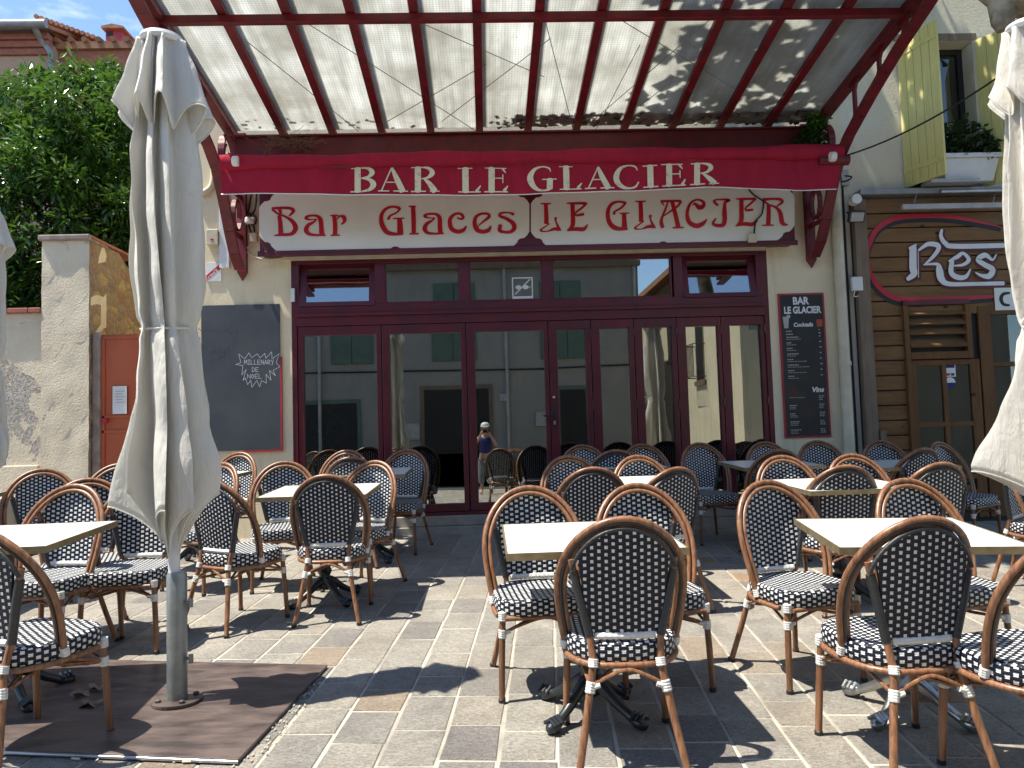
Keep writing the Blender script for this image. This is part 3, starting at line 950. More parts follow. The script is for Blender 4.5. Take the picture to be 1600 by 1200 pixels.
D_ = [[(20, 255, 28), (240, 250, 30)], [(95, 265, 20), (70, 340, 26), (30, 440, 28), (22, 500, 44), (35, 548, 44)], [(145, 262, 46), (180, 400, 50), (212, 540, 54)], [(155, 556, 20), (270, 552, 20)], [(242, 258, 34), (205, 312, 26), (120, 372, 22), (45, 425, 14)], [(25, 265, 26), (50, 300, 14)],
      [(378, 295, 14), (405, 285, 30), (450, 325, 56), (495, 312, 46), (500, 268, 36), (440, 238, 22), (365, 265, 26), (322, 345, 36), (316, 430, 46), (345, 500, 54), (420, 535, 56), (490, 510, 48), (535, 462, 16)],
      [(660, 300, 30), (618, 258, 28), (655, 238, 20), (790, 240, 28), (745, 275, 34), (738, 380, 54), (740, 470, 52), (720, 525, 46), (650, 530, 40), (608, 505, 34), (642, 450, 16)],
      [(868, 228, 14), (960, 230, 30), (1090, 226, 24)], [(930, 240, 46), (930, 360, 50), (925, 480, 52), (868, 538, 14)], [(1088, 232, 24), (1035, 282, 24), (975, 335, 18), (990, 358, 30), (1058, 350, 26)], [(870, 535, 14), (960, 512, 44), (1055, 515, 46), (1110, 470, 20)],
      [(1180, 235, 40), (1290, 228, 28), (1375, 235, 36), (1393, 265, 32), (1335, 312, 18)], [(1240, 300, 46), (1240, 400, 50), (1235, 515, 54)], [(1172, 528, 18), (1290, 525, 18)], [(1180, 248, 28), (1240, 292, 22), (1320, 325, 30), (1370, 385, 50), (1395, 500, 52), (1452, 522, 18)]]
for ox, oy, S_ in ((400, 290, A), (620, 290, B_), (820, 290, C_), (1030, 280, D_)):
    Letters(ox, oy, 7.273, SY, off=.012).many(S_).mb.build('lettering', mat['sign_red'], sg)
bx = W(1173, 375, SY)
c_ = [W(x, y, SY - .03) for x, y in ((1168, 293), (1176, 303), (1189, 312), (1193, 317), (1190, 335), (1181, 346), (1178, 368))]
cb = root('cable_and_box', c_[0])
tag(cb, 'black cable hanging over the sign down to a small ivory junction box', 'cable')
MB().tube(catmull([tuple(p) for p in c_], 5), .009, 6).build('cable', mat['blackmat'], cb)
MB().box(bx.x - .045, bx.x + .045, SY - .07, SY - .022, bx.z - .04, bx.z + .055).build('junction_box', mat['ivory'], cb, bevel=.006)

# ------------------------------------------------------------------ awning with valance
AY = 7.5
aw = root('rolled_awning', (0.6, AY, 4.0))
tag(aw, 'closed red fabric awning with a valance reading BAR LE GLACIER', 'awning')
def vtop(px): return 265 + (px - 345) * (246.5 - 265) / 955 if px else 0
bot = [(345, 303), (450, 302.5), (540, 303.5), (700, 305), (830, 303), (930, 299.5), (1040, 295.5), (1100, 292.5), (1170, 294), (1250, 297), (1300, 296)]
def vbot(px):
    for (a0, b0), (a1, b1) in zip(bot, bot[1:]):
        if px <= a1: return b0 + (b1 - b0) * (px - a0) / (a1 - a0)
    return 296
def wavy(x, z):
    return .010 * math.sin(x * 4.3 + 1.0) + .007 * math.sin(x * 11 + 2 + z * 2) + .012 * max(0, math.sin(x * 1.3)) * (4.0 - z)
rows = []; nx = 150
for j in range(13):
    t = j / 12; row = []
    for i in range(nx + 1):
        px = 345 + (1306 - 345) * i / nx
        e = 8 * max(0, (px - 1290) / 16) * (1 - t)
        py = vtop(px) + (vbot(px) - vtop(px)) * t
        p = W(px + e, py, AY)
        row.append((p.x, AY + wavy(p.x, p.z), p.z))
    rows.append(row)
MB().grid(rows).build('valance', mat['awning'], aw, smooth=True)
rim = MB().tube([(p[0], p[1] - .002, p[2] - .002) for p in rows[-1][::2]], .0055, 5)
rim.build('white_trim', mat['white'], aw)
rows = []
for j in range(14):
    row = []
    for i in range(nx + 1):
        px = 345 + (1316 - 345) * i / nx
        t0 = W(px, vtop(px) + 1, AY); 
        sag = .010 * math.sin(px * .021) + .006 * math.sin(px * .057)
        if j < 9:
            a_ = -PI * .55 + j / 8 * PI * 1.05
            y = AY - .012 - .055 * math.cos(a_); z = t0.z + .068 + (.068 + sag) * math.sin(a_)
        else:
            k = (j - 8) / 5
            y = AY + .0 + k * .45 + .02; z = t0.z + .137 + sag + k * .13 + .02 * math.sin(px * .09 + j) * (k * (1 - k) * 4)
        row.append((t0.x, y, z))
    rows.append(row)
MB().grid(rows).build('fabric_roll', mat['awning'], aw, smooth=True)
mb = MB()
for px, py in ((368, 252), (1301, 245)):
    c = W(px, py, AY - .08)
    mb.tube([(c.x - .03, c.y, c.z), (c.x + .03, c.y, c.z)], .05, 10)
mb.build('end_clip', mat['white'], aw, bevel=.01)
e1 = W(1316, 247, AY); MB().tube([(e1.x - .25, AY, e1.z - .02), (e1.x + .06, AY, e1.z - .02)], .055, 12).build('roller', mat['steel_red'], aw)
Es = [[(70, 145, 12), (200, 142, 12)], [(150, 145, 78), (150, 430, 78)], [(65, 434, 16), (200, 436, 16)], [(190, 140, 14), (285, 150, 36), (333, 200, 66), (285, 252, 34), (195, 266, 12)], [(195, 268, 12), (300, 290, 42), (348, 350, 76), (300, 412, 42), (195, 434, 16)],
      [(572, 150, 16), (450, 430, 18)], [(582, 148, 34), (640, 275, 66), (712, 430, 78)], [(495, 322, 14), (640, 322, 14)], [(415, 432, 16), (540, 432, 16)], [(605, 432, 16), (775, 434, 16)],
      [(825, 143, 12), (950, 141, 12)], [(905, 145, 78), (905, 435, 78)], [(825, 438, 16), (1000, 438, 16)], [(945, 140, 14), (1035, 152, 36), (1085, 208, 66), (1030, 268, 32), (945, 282, 12)], [(985, 285, 22), (1050, 345, 60), (1115, 435, 78)], [(1060, 438, 14), (1170, 438, 14)]]
Fs = [[(45, 145, 12), (220, 142, 12)], [(137, 145, 80), (140, 435, 80)], [(55, 438, 16), (325, 438, 16)], [(280, 425, 40), (325, 365, 14)],
      [(385, 142, 12), (645, 144, 12)], [(465, 145, 80), (465, 435, 80)], [(380, 438, 16), (665, 438, 16)], [(605, 152, 34), (640, 198, 12)], [(510, 268, 12), (605, 268, 12)], [(606, 225, 12), (606, 325, 12)], [(625, 425, 44), (665, 365, 14)],
      [(1198, 190, 12), (1180, 152, 22), (1100, 132, 18), (1010, 158, 38), (953, 235, 70), (955, 310, 78), (1010, 392, 54), (1090, 426, 24), (1180, 415, 28), (1205, 385, 40)], [(1100, 290, 14), (1270, 285, 14)], [(1192, 290, 76), (1190, 400, 76)],
      [(1310, 130, 12), (1470, 128, 12)], [(1395, 130, 78), (1400, 405, 78)], [(1320, 413, 14), (1585, 403, 16)], [(1545, 392, 40), (1586, 335, 14)]]
Gs = [[(292, 150, 12), (195, 365, 15)], [(296, 150, 28), (335, 240, 56), (400, 358, 64)], [(235, 275, 12), (340, 272, 12)], [(165, 366, 14), (270, 362, 14)], [(325, 362, 14), (460, 357, 14)],
      [(706, 168, 12), (682, 132, 20), (610, 122, 14), (530, 155, 36), (487, 232, 60), (500, 300, 60), (560, 348, 40), (630, 358, 20), (690, 340, 22), (720, 295, 14)],
      [(765, 130, 12), (905, 125, 12)], [(838, 130, 64), (845, 345, 64)], [(775, 349, 14), (918, 343, 14)],
      [(955, 118, 12), (1172, 113, 12)], [(1035, 120, 64), (1035, 335, 64)], [(970, 340, 14), (1205, 329, 14)], [(1145, 122, 28), (1172, 158, 12)], [(1070, 215, 12), (1145, 211, 12)], [(1148, 180, 12), (1150, 250, 12)], [(1175, 322, 36), (1202, 270, 12)],
      [(1265, 110, 12), (1370, 107, 12)], [(1325, 112, 62), (1325, 320, 62)], [(1260, 325, 14), (1400, 320, 14)], [(1355, 108, 12), (1430, 118, 30), (1465, 152, 50), (1425, 198, 26), (1355, 212, 12)], [(1385, 215, 18), (1445, 262, 48), (1500, 312, 60)], [(1450, 322, 12), (1545, 316, 12)]]
for ox, oy, s_, S_ in ((540, 245, 8, Es), (710, 245, 8, Fs), (890, 240, 6.667, Gs)):
    Letters(ox, oy, s_, AY, conv=wavy, off=.006).many(S_).mb.build('lettering', mat['letter'], aw)

# ------------------------------------------------------------------ glass canopy
cp = root('glass_canopy', (0.54, 7.2, 4.6))
tag(cp, 'dark red steel and wired glass canopy projecting over the terrace', 'canopy')
CX0, CX1 = -2.60, 3.69
def cz(y): return 4.64 + .14 * (8.35 - y)
xs = [CX0 + (CX1 - CX0) * i / 12 for i in range(13)]
for i, x in enumerate(xs):
    mb = MB()
    wdt = .078
    mb.bar((x, 8.2, cz(8.2) - .03), (x, 5.93, cz(5.93) - .03), wdt, .05)
    mb.bar((x, 8.12, cz(8.12) + .085), (x, 5.93, cz(5.93) + .085), .026, .15)
    mb.build('rafter', mat['steel_red'], cp, bevel=.004)
for i in range(12):
    xa, xb = xs[i] - .002 + .003, xs[i + 1] - .001
    mb = MB()
    dz = .0015 * (i % 2)
    mb.add([(x, y, cz(y) + t + dz) for t in (.002, .008) for y in (8.12, 5.9) for x in (xa, xb)], [(0, 2, 3, 1), (4, 5, 7, 6), (0, 1, 5, 4), (2, 6, 7, 3), (0, 4, 6, 2), (1, 3, 7, 5)])
    mb.build('glass_panel', mat['wired'], cp)
mb = MB().box(CX0 - .02, CX1 + .02, 6.19, 6.25, cz(6.22) - .125, cz(6.22) - .057)
mb.build('purlin', mat['steel_red'], cp, bevel=.004)
MB().box(CX0 - .05, CX1 + .05, 5.86, 5.925, cz(5.9) - .12, cz(5.9) + .03).build('front_beam', mat['steel_red'], cp, bevel=.004)
mb = MB()
mb.box(CX0 + .04, CX1 - .04, 8.00, 8.02, 4.34, 4.575)
mb.box(CX0 + .04, CX1 - .04, 8.02, 8.36, 4.34, 4.36)
mb.box(CX0 + .04, CX1 - .04, 7.965, 8.0, 4.555, 4.575)
mb.box(CX0 + .04, CX1 - .04, 7.975, 8.0, 4.335, 4.35)
mb.build('gutter_beam', mat['steel_red'], cp, bevel=.003)
rr = random.Random(3)
mb = MB()
for k in range(900):
    x = rr.uniform(CX0 + .1, CX1 - .1)
    dens = .10 + .90 * (x > 0.2)
    if rr.random() > dens: continue
    s_ = rr.uniform(.008, .028) * (1.2 if x > .4 else .7)
    y = rr.uniform(7.9, 8.15); z = cz(y) + .016 + rr.uniform(0, .03 if x > .4 else .008)
    a1 = rr.random() * 6.28
    mb.obox((x, y, z), (Vector((math.cos(a1), math.sin(a1), .2)), Vector((-math.sin(a1), math.cos(a1), 0)), Vector((0, .1, 1))), (s_ * 1.8, s_, s_ * .35))
mb.build('leaf_debris', mat['dirt'], cp)['kind'] = 'stuff'
mb = MB()
def cpt(px, py): 
    v = ray(px, py); t = (4.64 + .14 * 8.35 - CAM_H - .03) / (v.z + .14 * v.y); return Vector((0, 0, CAM_H)) + v * t
for a0, a1 in (((470, 30), (760, 215)), ((640, 28), (850, 120)), ((1110, 30), (925, 190)), ((850, 25), (895, 200)), ((960, 25), (1150, 140)), ((1000, 70), (930, 205)), ((380, 60), (560, 205)), ((760, 100), (605, 190)), ((1060, 120), (1000, 165)), ((690, 190), (860, 60))):
    mb.tube([cpt(*a0), cpt(*a1)], .004, 5)
mb.build('brace_wire', mat['gutter'], cp)

for X, sgn in ((-2.60, 1), (3.69, -1)):
    br = empty('canopy_bracket', (X, 8.38, 3.15))
    WR.add(br.name)
    tag(br, ('left' if X < 0 else 'right') + ' scrolled dark red bracket carrying the ' + ('left' if X < 0 else 'right') + ' end of the glass canopy', 'bracket', 'scrolled canopy brackets')
    def P_(y, z): return (X, y, z)
    mb = MB()
    mb.bar(P_(8.36, cz(8.36) - .09), P_(5.72, cz(5.72) - .09), .10, .035)
    ch = [(5.72, 4.83), (5.93, 4.76), (6.4, 4.62), (6.9, 4.43), (7.35, 4.23), (7.58, 4.08), (7.78, 3.82), (7.95, 3.55), (8.1, 3.35), (8.28, 3.22)]
    for a_, b2 in zip(ch, ch[1:]):
        mb.bar(P_(*a_), P_(*b2), .11, .035)
    mb.build('chord', mat['steel_red'], br, bevel=.004)
    mb = MB().box(X - .05, X + .05, 8.34, 8.399, 3.2, 4.75)
    mb.add([(X - .05, 8.34, 3.2), (X + .05, 8.34, 3.2), (X + .05, 8.399, 3.2), (X - .05, 8.399, 3.2), (X, 8.37, 3.1)], [(0, 1, 4), (1, 2, 4), (2, 3, 4), (3, 0, 4)])
    mb.build('wall_leg', mat['steel_red'], br, bevel=.004)
    mb = MB()
    def web(y, zlo, zhi, t=.05):
        mb.box(X - .012, X + .012, y - t / 2, y + t / 2, zlo, zhi)
        for s1 in (-1, 1):
            for (z_, s2) in ((zlo, 1), (zhi, -1)):
                v = [(X + e, y + s1 * t / 2 + a, z_ + b2) for e in (-.012, .012) for a, b2 in ((0, 0), (s1 * .09, 0), (s1 * .035, s2 * .03), (0, s2 * .09))]
                mb.add(v, [(0, 1, 2, 3), (7, 6, 5, 4), (1, 5, 6, 2), (2, 6, 7, 3)])
    def lo(y):
        for (a0, b0), (a1, b1) in zip(ch, ch[1:]):
            if a0 <= y <= a1: return b0 + (b1 - b0) * (y - a0) / (a1 - a0)
        return 4
    for y in (6.28, 6.72, 7.2):
        web(y, lo(y) + .01, cz(y) - .1)
        mb.build('web_post', mat['steel_red'], br); mb = MB()
    for y, z in ((7.62, 4.0), (7.95, 3.56)):
        MB().bar(P_(y + .02, z), P_(8.35, z + .02), .024, .05).build('cross_bar', mat['steel_red'], br)
    rc = (7.93, 4.33)
    pts = [P_(rc[0] + .21 * math.cos(t * PI / 12), rc[1] + .21 * math.sin(t * PI / 12)) for t in range(25)]
    for p1_, p2_ in zip(pts, pts[1:]): mb.bar(p1_, p2_, .07, .03)
    mb.build('ring', mat['steel_red'], br, bevel=.003); mb = MB()
    sp = [P_(rc[0] - .05 + (.13 - t * .005) * math.cos(2 + t * .35), rc[1] - .03 + (.13 - t * .005) * math.sin(2 + t * .35)) for t in range(20)]
    for p1_, p2_ in zip(sp, sp[1:]): mb.bar(p1_, p2_, .05, .022)
    mb.build('scroll', mat['steel_red'], br, bevel=.003); mb = MB()
    rc = (8.18, 3.78)
    pts = [P_(rc[0] + .11 * math.cos(t * PI / 8), rc[1] + .16 * math.sin(t * PI / 8)) for t in range(17)]
    for p1_, p2_ in zip(pts, pts[1:]): mb.bar(p1_, p2_, .05, .025)
    mb.build('ring', mat['steel_red'], br, bevel=.003)

# ------------------------------------------------------------------ boards and fittings on the bar wall
def pr_box(px0, py0, px1, py1, Yb, th):
    a = W(px0, py1, Yb); c = W(px1, py0, Yb)
    return MB().box(a.x, c.x, Yb - th, Yb, a.z, c.z)
cbd = root('chalkboard', (-2.63, D - .01, 1.27))
tag(cbd, 'tall dark chalkboard with hand-drawn starburst and a red edge, on the cream wall', 'chalkboard')
x0, x1, z0, z1 = -3.05, -2.21, 1.27, 2.85
MB().box(x0, x1, D - .022, D - .001, z0, z1).build('board', mat['slate'], cbd)
mb = MB().box(x1, x1 + .02, D - .03, D - .001, z0 - .02, z0 + 1.0)
mb.box(x0 + .45, x1, D - .03, D - .001, z0 - .02, z0 - .001)
mb.build('edging', mat['red_edge'], cbd)
lt = Letters(360, 530, 13.33, D - .023)
burst = [(175, 310), (300, 410), (385, 285), (445, 385), (560, 305), (620, 390), (715, 295), (740, 400), (860, 265), (870, 410), (1020, 300), (955, 490), (1030, 575), (890, 650), (940, 765), (815, 650), (845, 855), (745, 730), (750, 915), (650, 860), (610, 990), (550, 860), (450, 1000), (425, 850), (360, 945), (310, 805), (265, 860), (330, 630), (240, 745), (260, 550), (110, 525), (220, 490), (175, 310)]
for a_, b2 in zip(burst, burst[1:]): lt.stroke([(*a_, 9), (*b2, 9)])
FN = {'M': [[(0, 1), (.05, 0), (.5, .6), (.9, 0), (1, 1)]], 'I': [[(.5, 0), (.5, 1)], [(.1, 0), (.9, 0)], [(.1, 1), (.9, 1)]], 'L': [[(0, 0), (0, 1), (.8, 1)]], 'E': [[(.9, 0), (0, 0), (0, 1), (.9, 1)], [(0, .5), (.7, .5)]],
      'N': [[(0, 1), (0, 0), (.9, 1), (.9, 0)]], 'A': [[(0, 1), (.45, 0), (.9, 1)], [(.2, .6), (.7, .6)]], 'R': [[(0, 1), (0, 0), (.8, .1), (.75, .45), (0, .55), (.9, 1)]], 'Y': [[(0, 0), (.45, .5)], [(.9, -.1), (.3, 1.15)]],
      'D': [[(0, 0), (0, 1), (.6, .9), (.85, .5), (.6, .1), (0, 0)]], 'O': [[(.4, 0), (0, .5), (.4, 1), (.85, .5), (.4, 0)]]}
def hand(l, s_, x, y, cw_, h, w, gap=12, dy=0):
    for k, ch_ in enumerate(s_):
        for st_ in FN[ch_]:
            pts = [(x + k * (cw_ + gap) + a * cw_, y + b2 * h + k * dy, w) for a, b2 in st_]
            for p1_, p2_ in zip(pts, pts[1:]): l.stroke([p1_, p2_])
hand(lt, 'MILLENARY', 290, 432, 56, 92, 9, 14)
hand(lt, 'DE', 455, 590, 62, 88, 9)
hand(lt, 'NOEL', 355, 728, 66, 90, 9, 14)
lt.mb.build('chalk_writing', mat['chalk'], cbd)
lt = Letters(293, 487, 13.33, D - .023)
for a_, b2 in zip(burst, burst[1:]): lt.stroke([(*a_, 13), (*b2, 13)])
hand(lt, 'NOEL', 455, 728, 66, 90, 14, 14)
lt.mb.build('rubbed_writing', mat['chalk_faint'], cbd)

mn = root('cocktail_menu', (3.55, D, 1.23))
tag(mn, 'tall narrow black menu board headed BAR LE GLACIER with cocktails and wines', 'menu board')
a = W(1214, 458); c = W(1298, 681)
mx0, mx1, mz0, mz1 = 3.293, 3.815, 1.225, 2.832
MB().box(mx0, mx1, D - .02, D - .001, mz0, mz1).build('frame', mat['red_edge'], mn, bevel=.003)
MB().box(mx0 + .022, mx1 - .022, D - .024, D - .0195, mz0 + .02, mz1 - .02).build('panel', mat['black'], mn)
def ctext(body, cx_, z, size, m_, parent, bold=.0, shear=0., sx=1., align='CENTER', y=D - .026):
    o = text_mesh(body, size, 'lettering', m_, parent, (cx_, y, z), bold, shear, sx, align)
    if parent.name in WR: o.matrix_parent_inverse = Matrix.Translation(-parent.location)
    return o
mcx = (mx0 + mx1) / 2
ctext('BAR', mcx - .01, mz1 - .125, .115, mat['white'], mn, .004, 0, .85)
ctext('LE GLACIER', mcx + .005, mz1 - .225, .105, mat['white'], mn, .004, 0, .76)
ctext('Cocktails', mcx + .005, mz1 - .375, .062, mat['white'], mn, .002, .15, .95)
ctext('Vins', mcx + .13, mz0 + .50, .075, mat['white'], mn, .003, .2, 1.05)
mb = MB()
rr = random.Random(8)
def line(x, z, n_, h=.006, y=D - .0245):
    for k in range(n_):
        w = rr.uniform(.012, .03)
        mb.box(x, x + w, y - .001, y, z, z + h); x += w + .006
z = mz1 - .43
for k in range(10):
    line(mx0 + .07, z, rr.randint(2, 5), .011)
    if k not in (0, 1): line(mx0 + .07, z - .02, rr.randint(4, 9), .006)
    line(mx1 - .085, z + .008, 1, .011)
    z -= .034 if k < 2 else .062
z = mz0 + .44
for k in range(5):
    if k: line(mx0 + .07, z, rr.randint(3, 4), .011); line(mx0 + .07, z - .018, 3); line(mx0 + .07, z - .034, 3)
    else: line(mx0 + .07, z, 6)
    for q_ in range(3): line(mx1 - .12, z + .01 - q_ * .02, 2, .008)
    z -= .09
mb.build('small_print', mat['lightgrey'], mn)['kind'] = 'stuff'
mb = MB()
gx = mx0 + .075; gz_ = mz1 - .39
mb.prism([(gx - .022, gz_), (gx + .022, gz_), (gx + .036, gz_ + .13), (gx - .036, gz_ + .13)], D - .027, D - .0245)
mb.prism([(gx + .03 + .022 * math.cos(t), gz_ + .13 + .022 * math.sin(t)) for t in [k * PI / 5 for k in range(10)]], D - .0285, D - .0272)
mb.build('pale_glass_picture', mat['lightgrey'], mn)
gx = mx1 - .07
MB().prism([(gx - .03, gz_ + .01), (gx + .03, gz_ + .01), (gx + .034, gz_ + .09), (gx - .034, gz_ + .09)], D - .027, D - .0245).build('orange_glass_picture', mat['orange'], mn)
mb = MB()
for k in range(8):
    t = k * .8
    mb.tube([(mx0 + .12 + .05 * math.cos(t), D - .026, mz0 + .49 + .04 * math.sin(t)), (mx0 + .12 + .03 * math.cos(t + 1), D - .026, mz0 + .5 + .03 * math.sin(t + 1.3))], .0022, 4)
mb.build('grape_picture', mat['red_edge'], mn)

# drainpipe between the two fronts
dp = root('drainpipe', (4.0, D - .07, gz(4, 8.3)))
tag(dp, 'cream painted drainpipe running down beside the wooden restaurant front', 'pipe')
x_t = W(1300, 350).x; x_b = W(1325, 700).x
MB().tube([(3.985, D - .07, .2), (3.985, D - .07, 4.3)], .058, 16).build('pipe', mat['ivory'], dp, smooth=True)
for zz in (.9, 2.0, 1.0):
    MB().tube([(3.985, D - .07, zz), (3.985, D - .07, zz + .05)], .07, 16).build('collar', mat['ivory'], dp)
cl = root('wall_cable', W(1322, 320)); tag(cl, 'thin black cable running down the edge of the timber cladding', 'cable')
MB().tube([(4.09, D - .03, 4.25), (4.085, D - .03, 3.2), (4.09, D - .03, .5)], .012, 6).build('cable', mat['blackmat'], cl)

# clutter at the left of the sign
b0 = root('wall_duct', W(350, 352)); tag(b0, 'white rectangular cable duct on the wall beside the left bracket', 'duct')
a = W(345, 420); c = W(359, 260)
MB().box(a.x, c.x, D - .05, D, a.z, c.z).build('cover', mat['white'], b0, bevel=.004)
b0 = root('wall_conduit', W(325, 290)); tag(b0, 'curved ivory conduit hooked on the wall between the parasol and the awning', 'conduit')
pts = [W(x, y, D - .03) for x, y in ((333, 258), (334, 275), (330, 292), (318, 301), (306, 300), (300, 290))]
MB().tube(catmull([tuple(p) for p in pts], 6), .035, 10).build('pipe', mat['ivory'], b0, smooth=True)
b0 = root('electric_socket', W(335, 372)); tag(b0, 'small ivory electric box with a red button under the curved conduit', 'electric box')
a = W(325, 385); c = W(344, 360)
MB().box(a.x, c.x, D - .07, D, a.z, c.z).build('case', mat['ivory'], b0, bevel=.008)
q = W(331, 375, D - .07); MB().lathe([(.018, 0), (.018, .01)], (q.x, q.y, q.z), 12).build('button', mat['sign_red'], b0)
b0 = root('cable_box', W(396, 375)); tag(b0, 'square ivory junction box with tangled black cables beside the sign', 'junction box')
a = W(391, 379); c = W(403, 365)
MB().box(a.x, c.x, D - .05, D, a.z, c.z).build('case', mat['ivory'], b0, bevel=.006)
q = W(392, 347); MB().lathe([(.04, -.035), (.05, -.02), (.05, .02), (.04, .035)], (q.x, D - .05, q.z), 14).build('round_box', mat['white'], b0)
mb = MB()
for pp in (((393, 303), (389, 325), (387, 340), (391, 360), (397, 366)), ((401, 303), (399, 325), (394, 335), (386, 345), (396, 352), (398, 366)), ((385, 338), (392, 334), (400, 340), (398, 350), (388, 350))):
    mb.tube(catmull([tuple(W(x, y, D - .03)) for x, y in pp], 5), .010, 6)
mb.build('cable', mat['blackmat'], b0)
mb = MB()
for pp in (((393, 380), (385, 388), (372, 392), (345, 392), (335, 398)), ((376, 386), (395, 400), (420, 406), (450, 402)), ((340, 385), (350, 395), (372, 385))):
    mb.tube(catmull([tuple(W(x, y, D - .03)) for x, y in pp], 5), .009, 6)
mb.build('pale_cable', mat['ivory'], b0)
b0 = root('licence_plate', W(334, 426)); tag(b0, 'small white licence notice crossed by a red band reading LICENCE', 'notice')
a = W(323, 440); c = W(346, 411)
MB().box(a.x, c.x, D - .012, D - .001, a.z, c.z).build('plate', mat['white'], b0)
p = [W(323, 431), W(323, 440.5), W(346, 420), W(346, 411)]
MB().add([(q.x, D - .0135, q.z) for q in p], [(0, 1, 2, 3)]).build('band', mat['sign_red'], b0)
o = text_mesh('LICENCE', .048, 'lettering', mat['white'], b0, (0, 0, 0), .001, 0, .85, 'LEFT', -R(45)); o.location = W(325, 439.5, D - .018); o.matrix_parent_inverse = Matrix.Translation(-b0.location)
b0 = root('door_sensor', W(458, 462)); tag(b0, 'small white closer fixed to the left edge of the maroon frame', 'door fitting')
a = W(455, 472); c = W(461, 451)
MB().box(a.x, c.x, D - .03, D, a.z, c.z).build('case', mat['white'], b0, bevel=.004)
b0 = root('vent_plate', W(1311, 290)); tag(b0, 'small grey cable outlet on the wall under the right end of the awning', 'outlet')
a = W(1312, 292); c = W(1322, 268)
MB().box(a.x, c.x, D - .06, D, a.z, c.z).build('case', mat['lightgrey'], b0, bevel=.004)
MB().tube(catmull([tuple(W(x, y, D - .06)) for x, y in ((1306, 282), (1318, 284), (1328, 280), (1330, 276), (1320, 275))], 5), .01, 6).build('cable', mat['blackmat'], b0)

# overhead cable from awning end into the tree
oc = root('overhead_cable', W(1322, 243, 7.5)); tag(oc, 'black cable rising from the awning end across the yellow shutters', 'cable')
p0_, p1_ = W(1322, 243, 7.5), W(1640, 62, 5.2)
pts = [p0_.lerp(p1_, t / 12) + Vector((0, 0, -.10 * 4 * (t / 12) * (1 - t / 12))) for t in range(13)]
MB().tube(pts, .008, 6).build('cable', mat['blackmat'], oc)

# ------------------------------------------------------------------ restaurant house
rb = root('restaurant_building', (8, D + 2, .3))
tag(rb, 'cream house right of the bar, timber clad restaurant front under a shuttered window', 'building')
wz0, wz1 = 3.98, 5.72
wx0, wx1 = W(1408, 190).x + .02, W(1528, 190).x
mb = MB()
Yr = D + .006
mb.box(XR_, wx0, Yr, Yr + .35, 3.93, 9.5); mb.box(wx1, XE, Yr, Yr + .35, 3.93, 9.5)
mb.box(wx0, wx1, Yr, Yr + .35, 3.93, wz0); mb.box(wx0, wx1, Yr, Yr + .35, wz1, 9.5)
mb.box(XE, XE + .3, Yr, 15, 0, 9.5)
mb.box(XR_, 9.6, Yr, Yr + .35, -.3, 3.93)
mb.build('wall', mat['cream2'], rb)
MB().box(wx0 - .02, wx1 + .02, Yr + .3, Yr + .34, wz0, wz1).build('window_dark', mat['dark_in'], rb)
wf = MB()
for b_ in ((wx0, wx0 + .06, wz0, wz1), (wx1 - .06, wx1, wz0, wz1), (wx0 + .06, wx1 - .06, wz1 - .06, wz1), ((wx0 + wx1) / 2 - .03, (wx0 + wx1) / 2 + .03, wz0, wz1 - .06)):
    wf.box(b_[0], b_[1], Yr + .2, Yr + .25, b_[2], b_[3])
wf = wf.build('window_frame', mat['blackmat'], rb)
MB().box(wx0 + .06, wx1 - .06, Yr + .22, Yr + .226, wz0, wz1 - .06).build('pane', mat['pane_dark'], wf)
MB().box(wx0 - .05, wx1 + .05, Yr - .004, Yr + .33, wz1 + .002, wz1 + .09).build('lintel', mat['oldpost'], rb)
def shutter(hx, hw, ang, lab):
    s_ = empty('window_shutter', (hx, Yr - .02, wz0 + .02), (0, 0, ang))
    tag(s_, lab, 'shutter', 'yellow window shutters')
    H_ = wz1 - wz0 - .03
    sgn = 1 if hw > 0 else -1
    n = 5; w = abs(hw) / n
    mb = MB()
    for k in range(n):
        a_ = sgn * (k * w + .002); b2 = sgn * ((k + 1) * w - .003)
        mb.box(min(a_, b2), max(a_, b2), -.014, .014, 0 + .004 * (k % 2), H_ - .003 * (k % 3))
    mb.build('board', mat['yellow'], s_, bevel=.003)
    for zz in (.16, H_ - .2):
        mb = MB().box(min(0, hw), max(0, hw), -.022, -.0145, zz, zz + .055)
        for k in range(4):
            mb.lathe([(.007, 0), (.007, .008)], (hw * (.12 + .25 * k), -.026, zz + .024), 6)
        mb.build('strap_hinge', mat['yellow'], s_)
    return s_
shutter(wx0 - .02, .52, -R(71), 'wide open yellow plank shutter on the left of the upstairs window')
shutter(wx1 + .02, -.62, R(118), 'narrow seen yellow shutter on the right of the upstairs window, edge towards the street')
fb = root('flower_box', W(1500, 290)); 
a = W(1448, 292, D - .12); c = W(1548, 238, D - .12)
tag(fb, 'long white plastic flower box on the upstairs window sill', 'flower box')
mb = MB()
X0, X1, Z0, Z1 = 5.12, 5.80, 4.02, 4.32
v = [(X0 + .07, 8.22, Z0), (X1 - .07, 8.22, Z0), (X1 - .07, 8.4, Z0), (X0 + .07, 8.4, Z0), (X0, 8.17, Z1), (X1, 8.17, Z1), (X1, 8.42, Z1), (X0, 8.42, Z1)]
mb.add(v, [(3, 2, 1, 0), (4, 5, 6, 7), (0, 1, 5, 4), (1, 2, 6, 5), (2, 3, 7, 6), (3, 0, 4, 7)])
mb.box(X0 - .012, X1 + .012, 8.155, 8.165, Z1 - .05, Z1)
mb.build('trough', mat['white'], fb, bevel=.008)
MB().box(X0 + .02, X1 - .02, 8.2, 8.41, Z1 - .02, Z1 + .005).build('soil', mat['dirt'], fb)

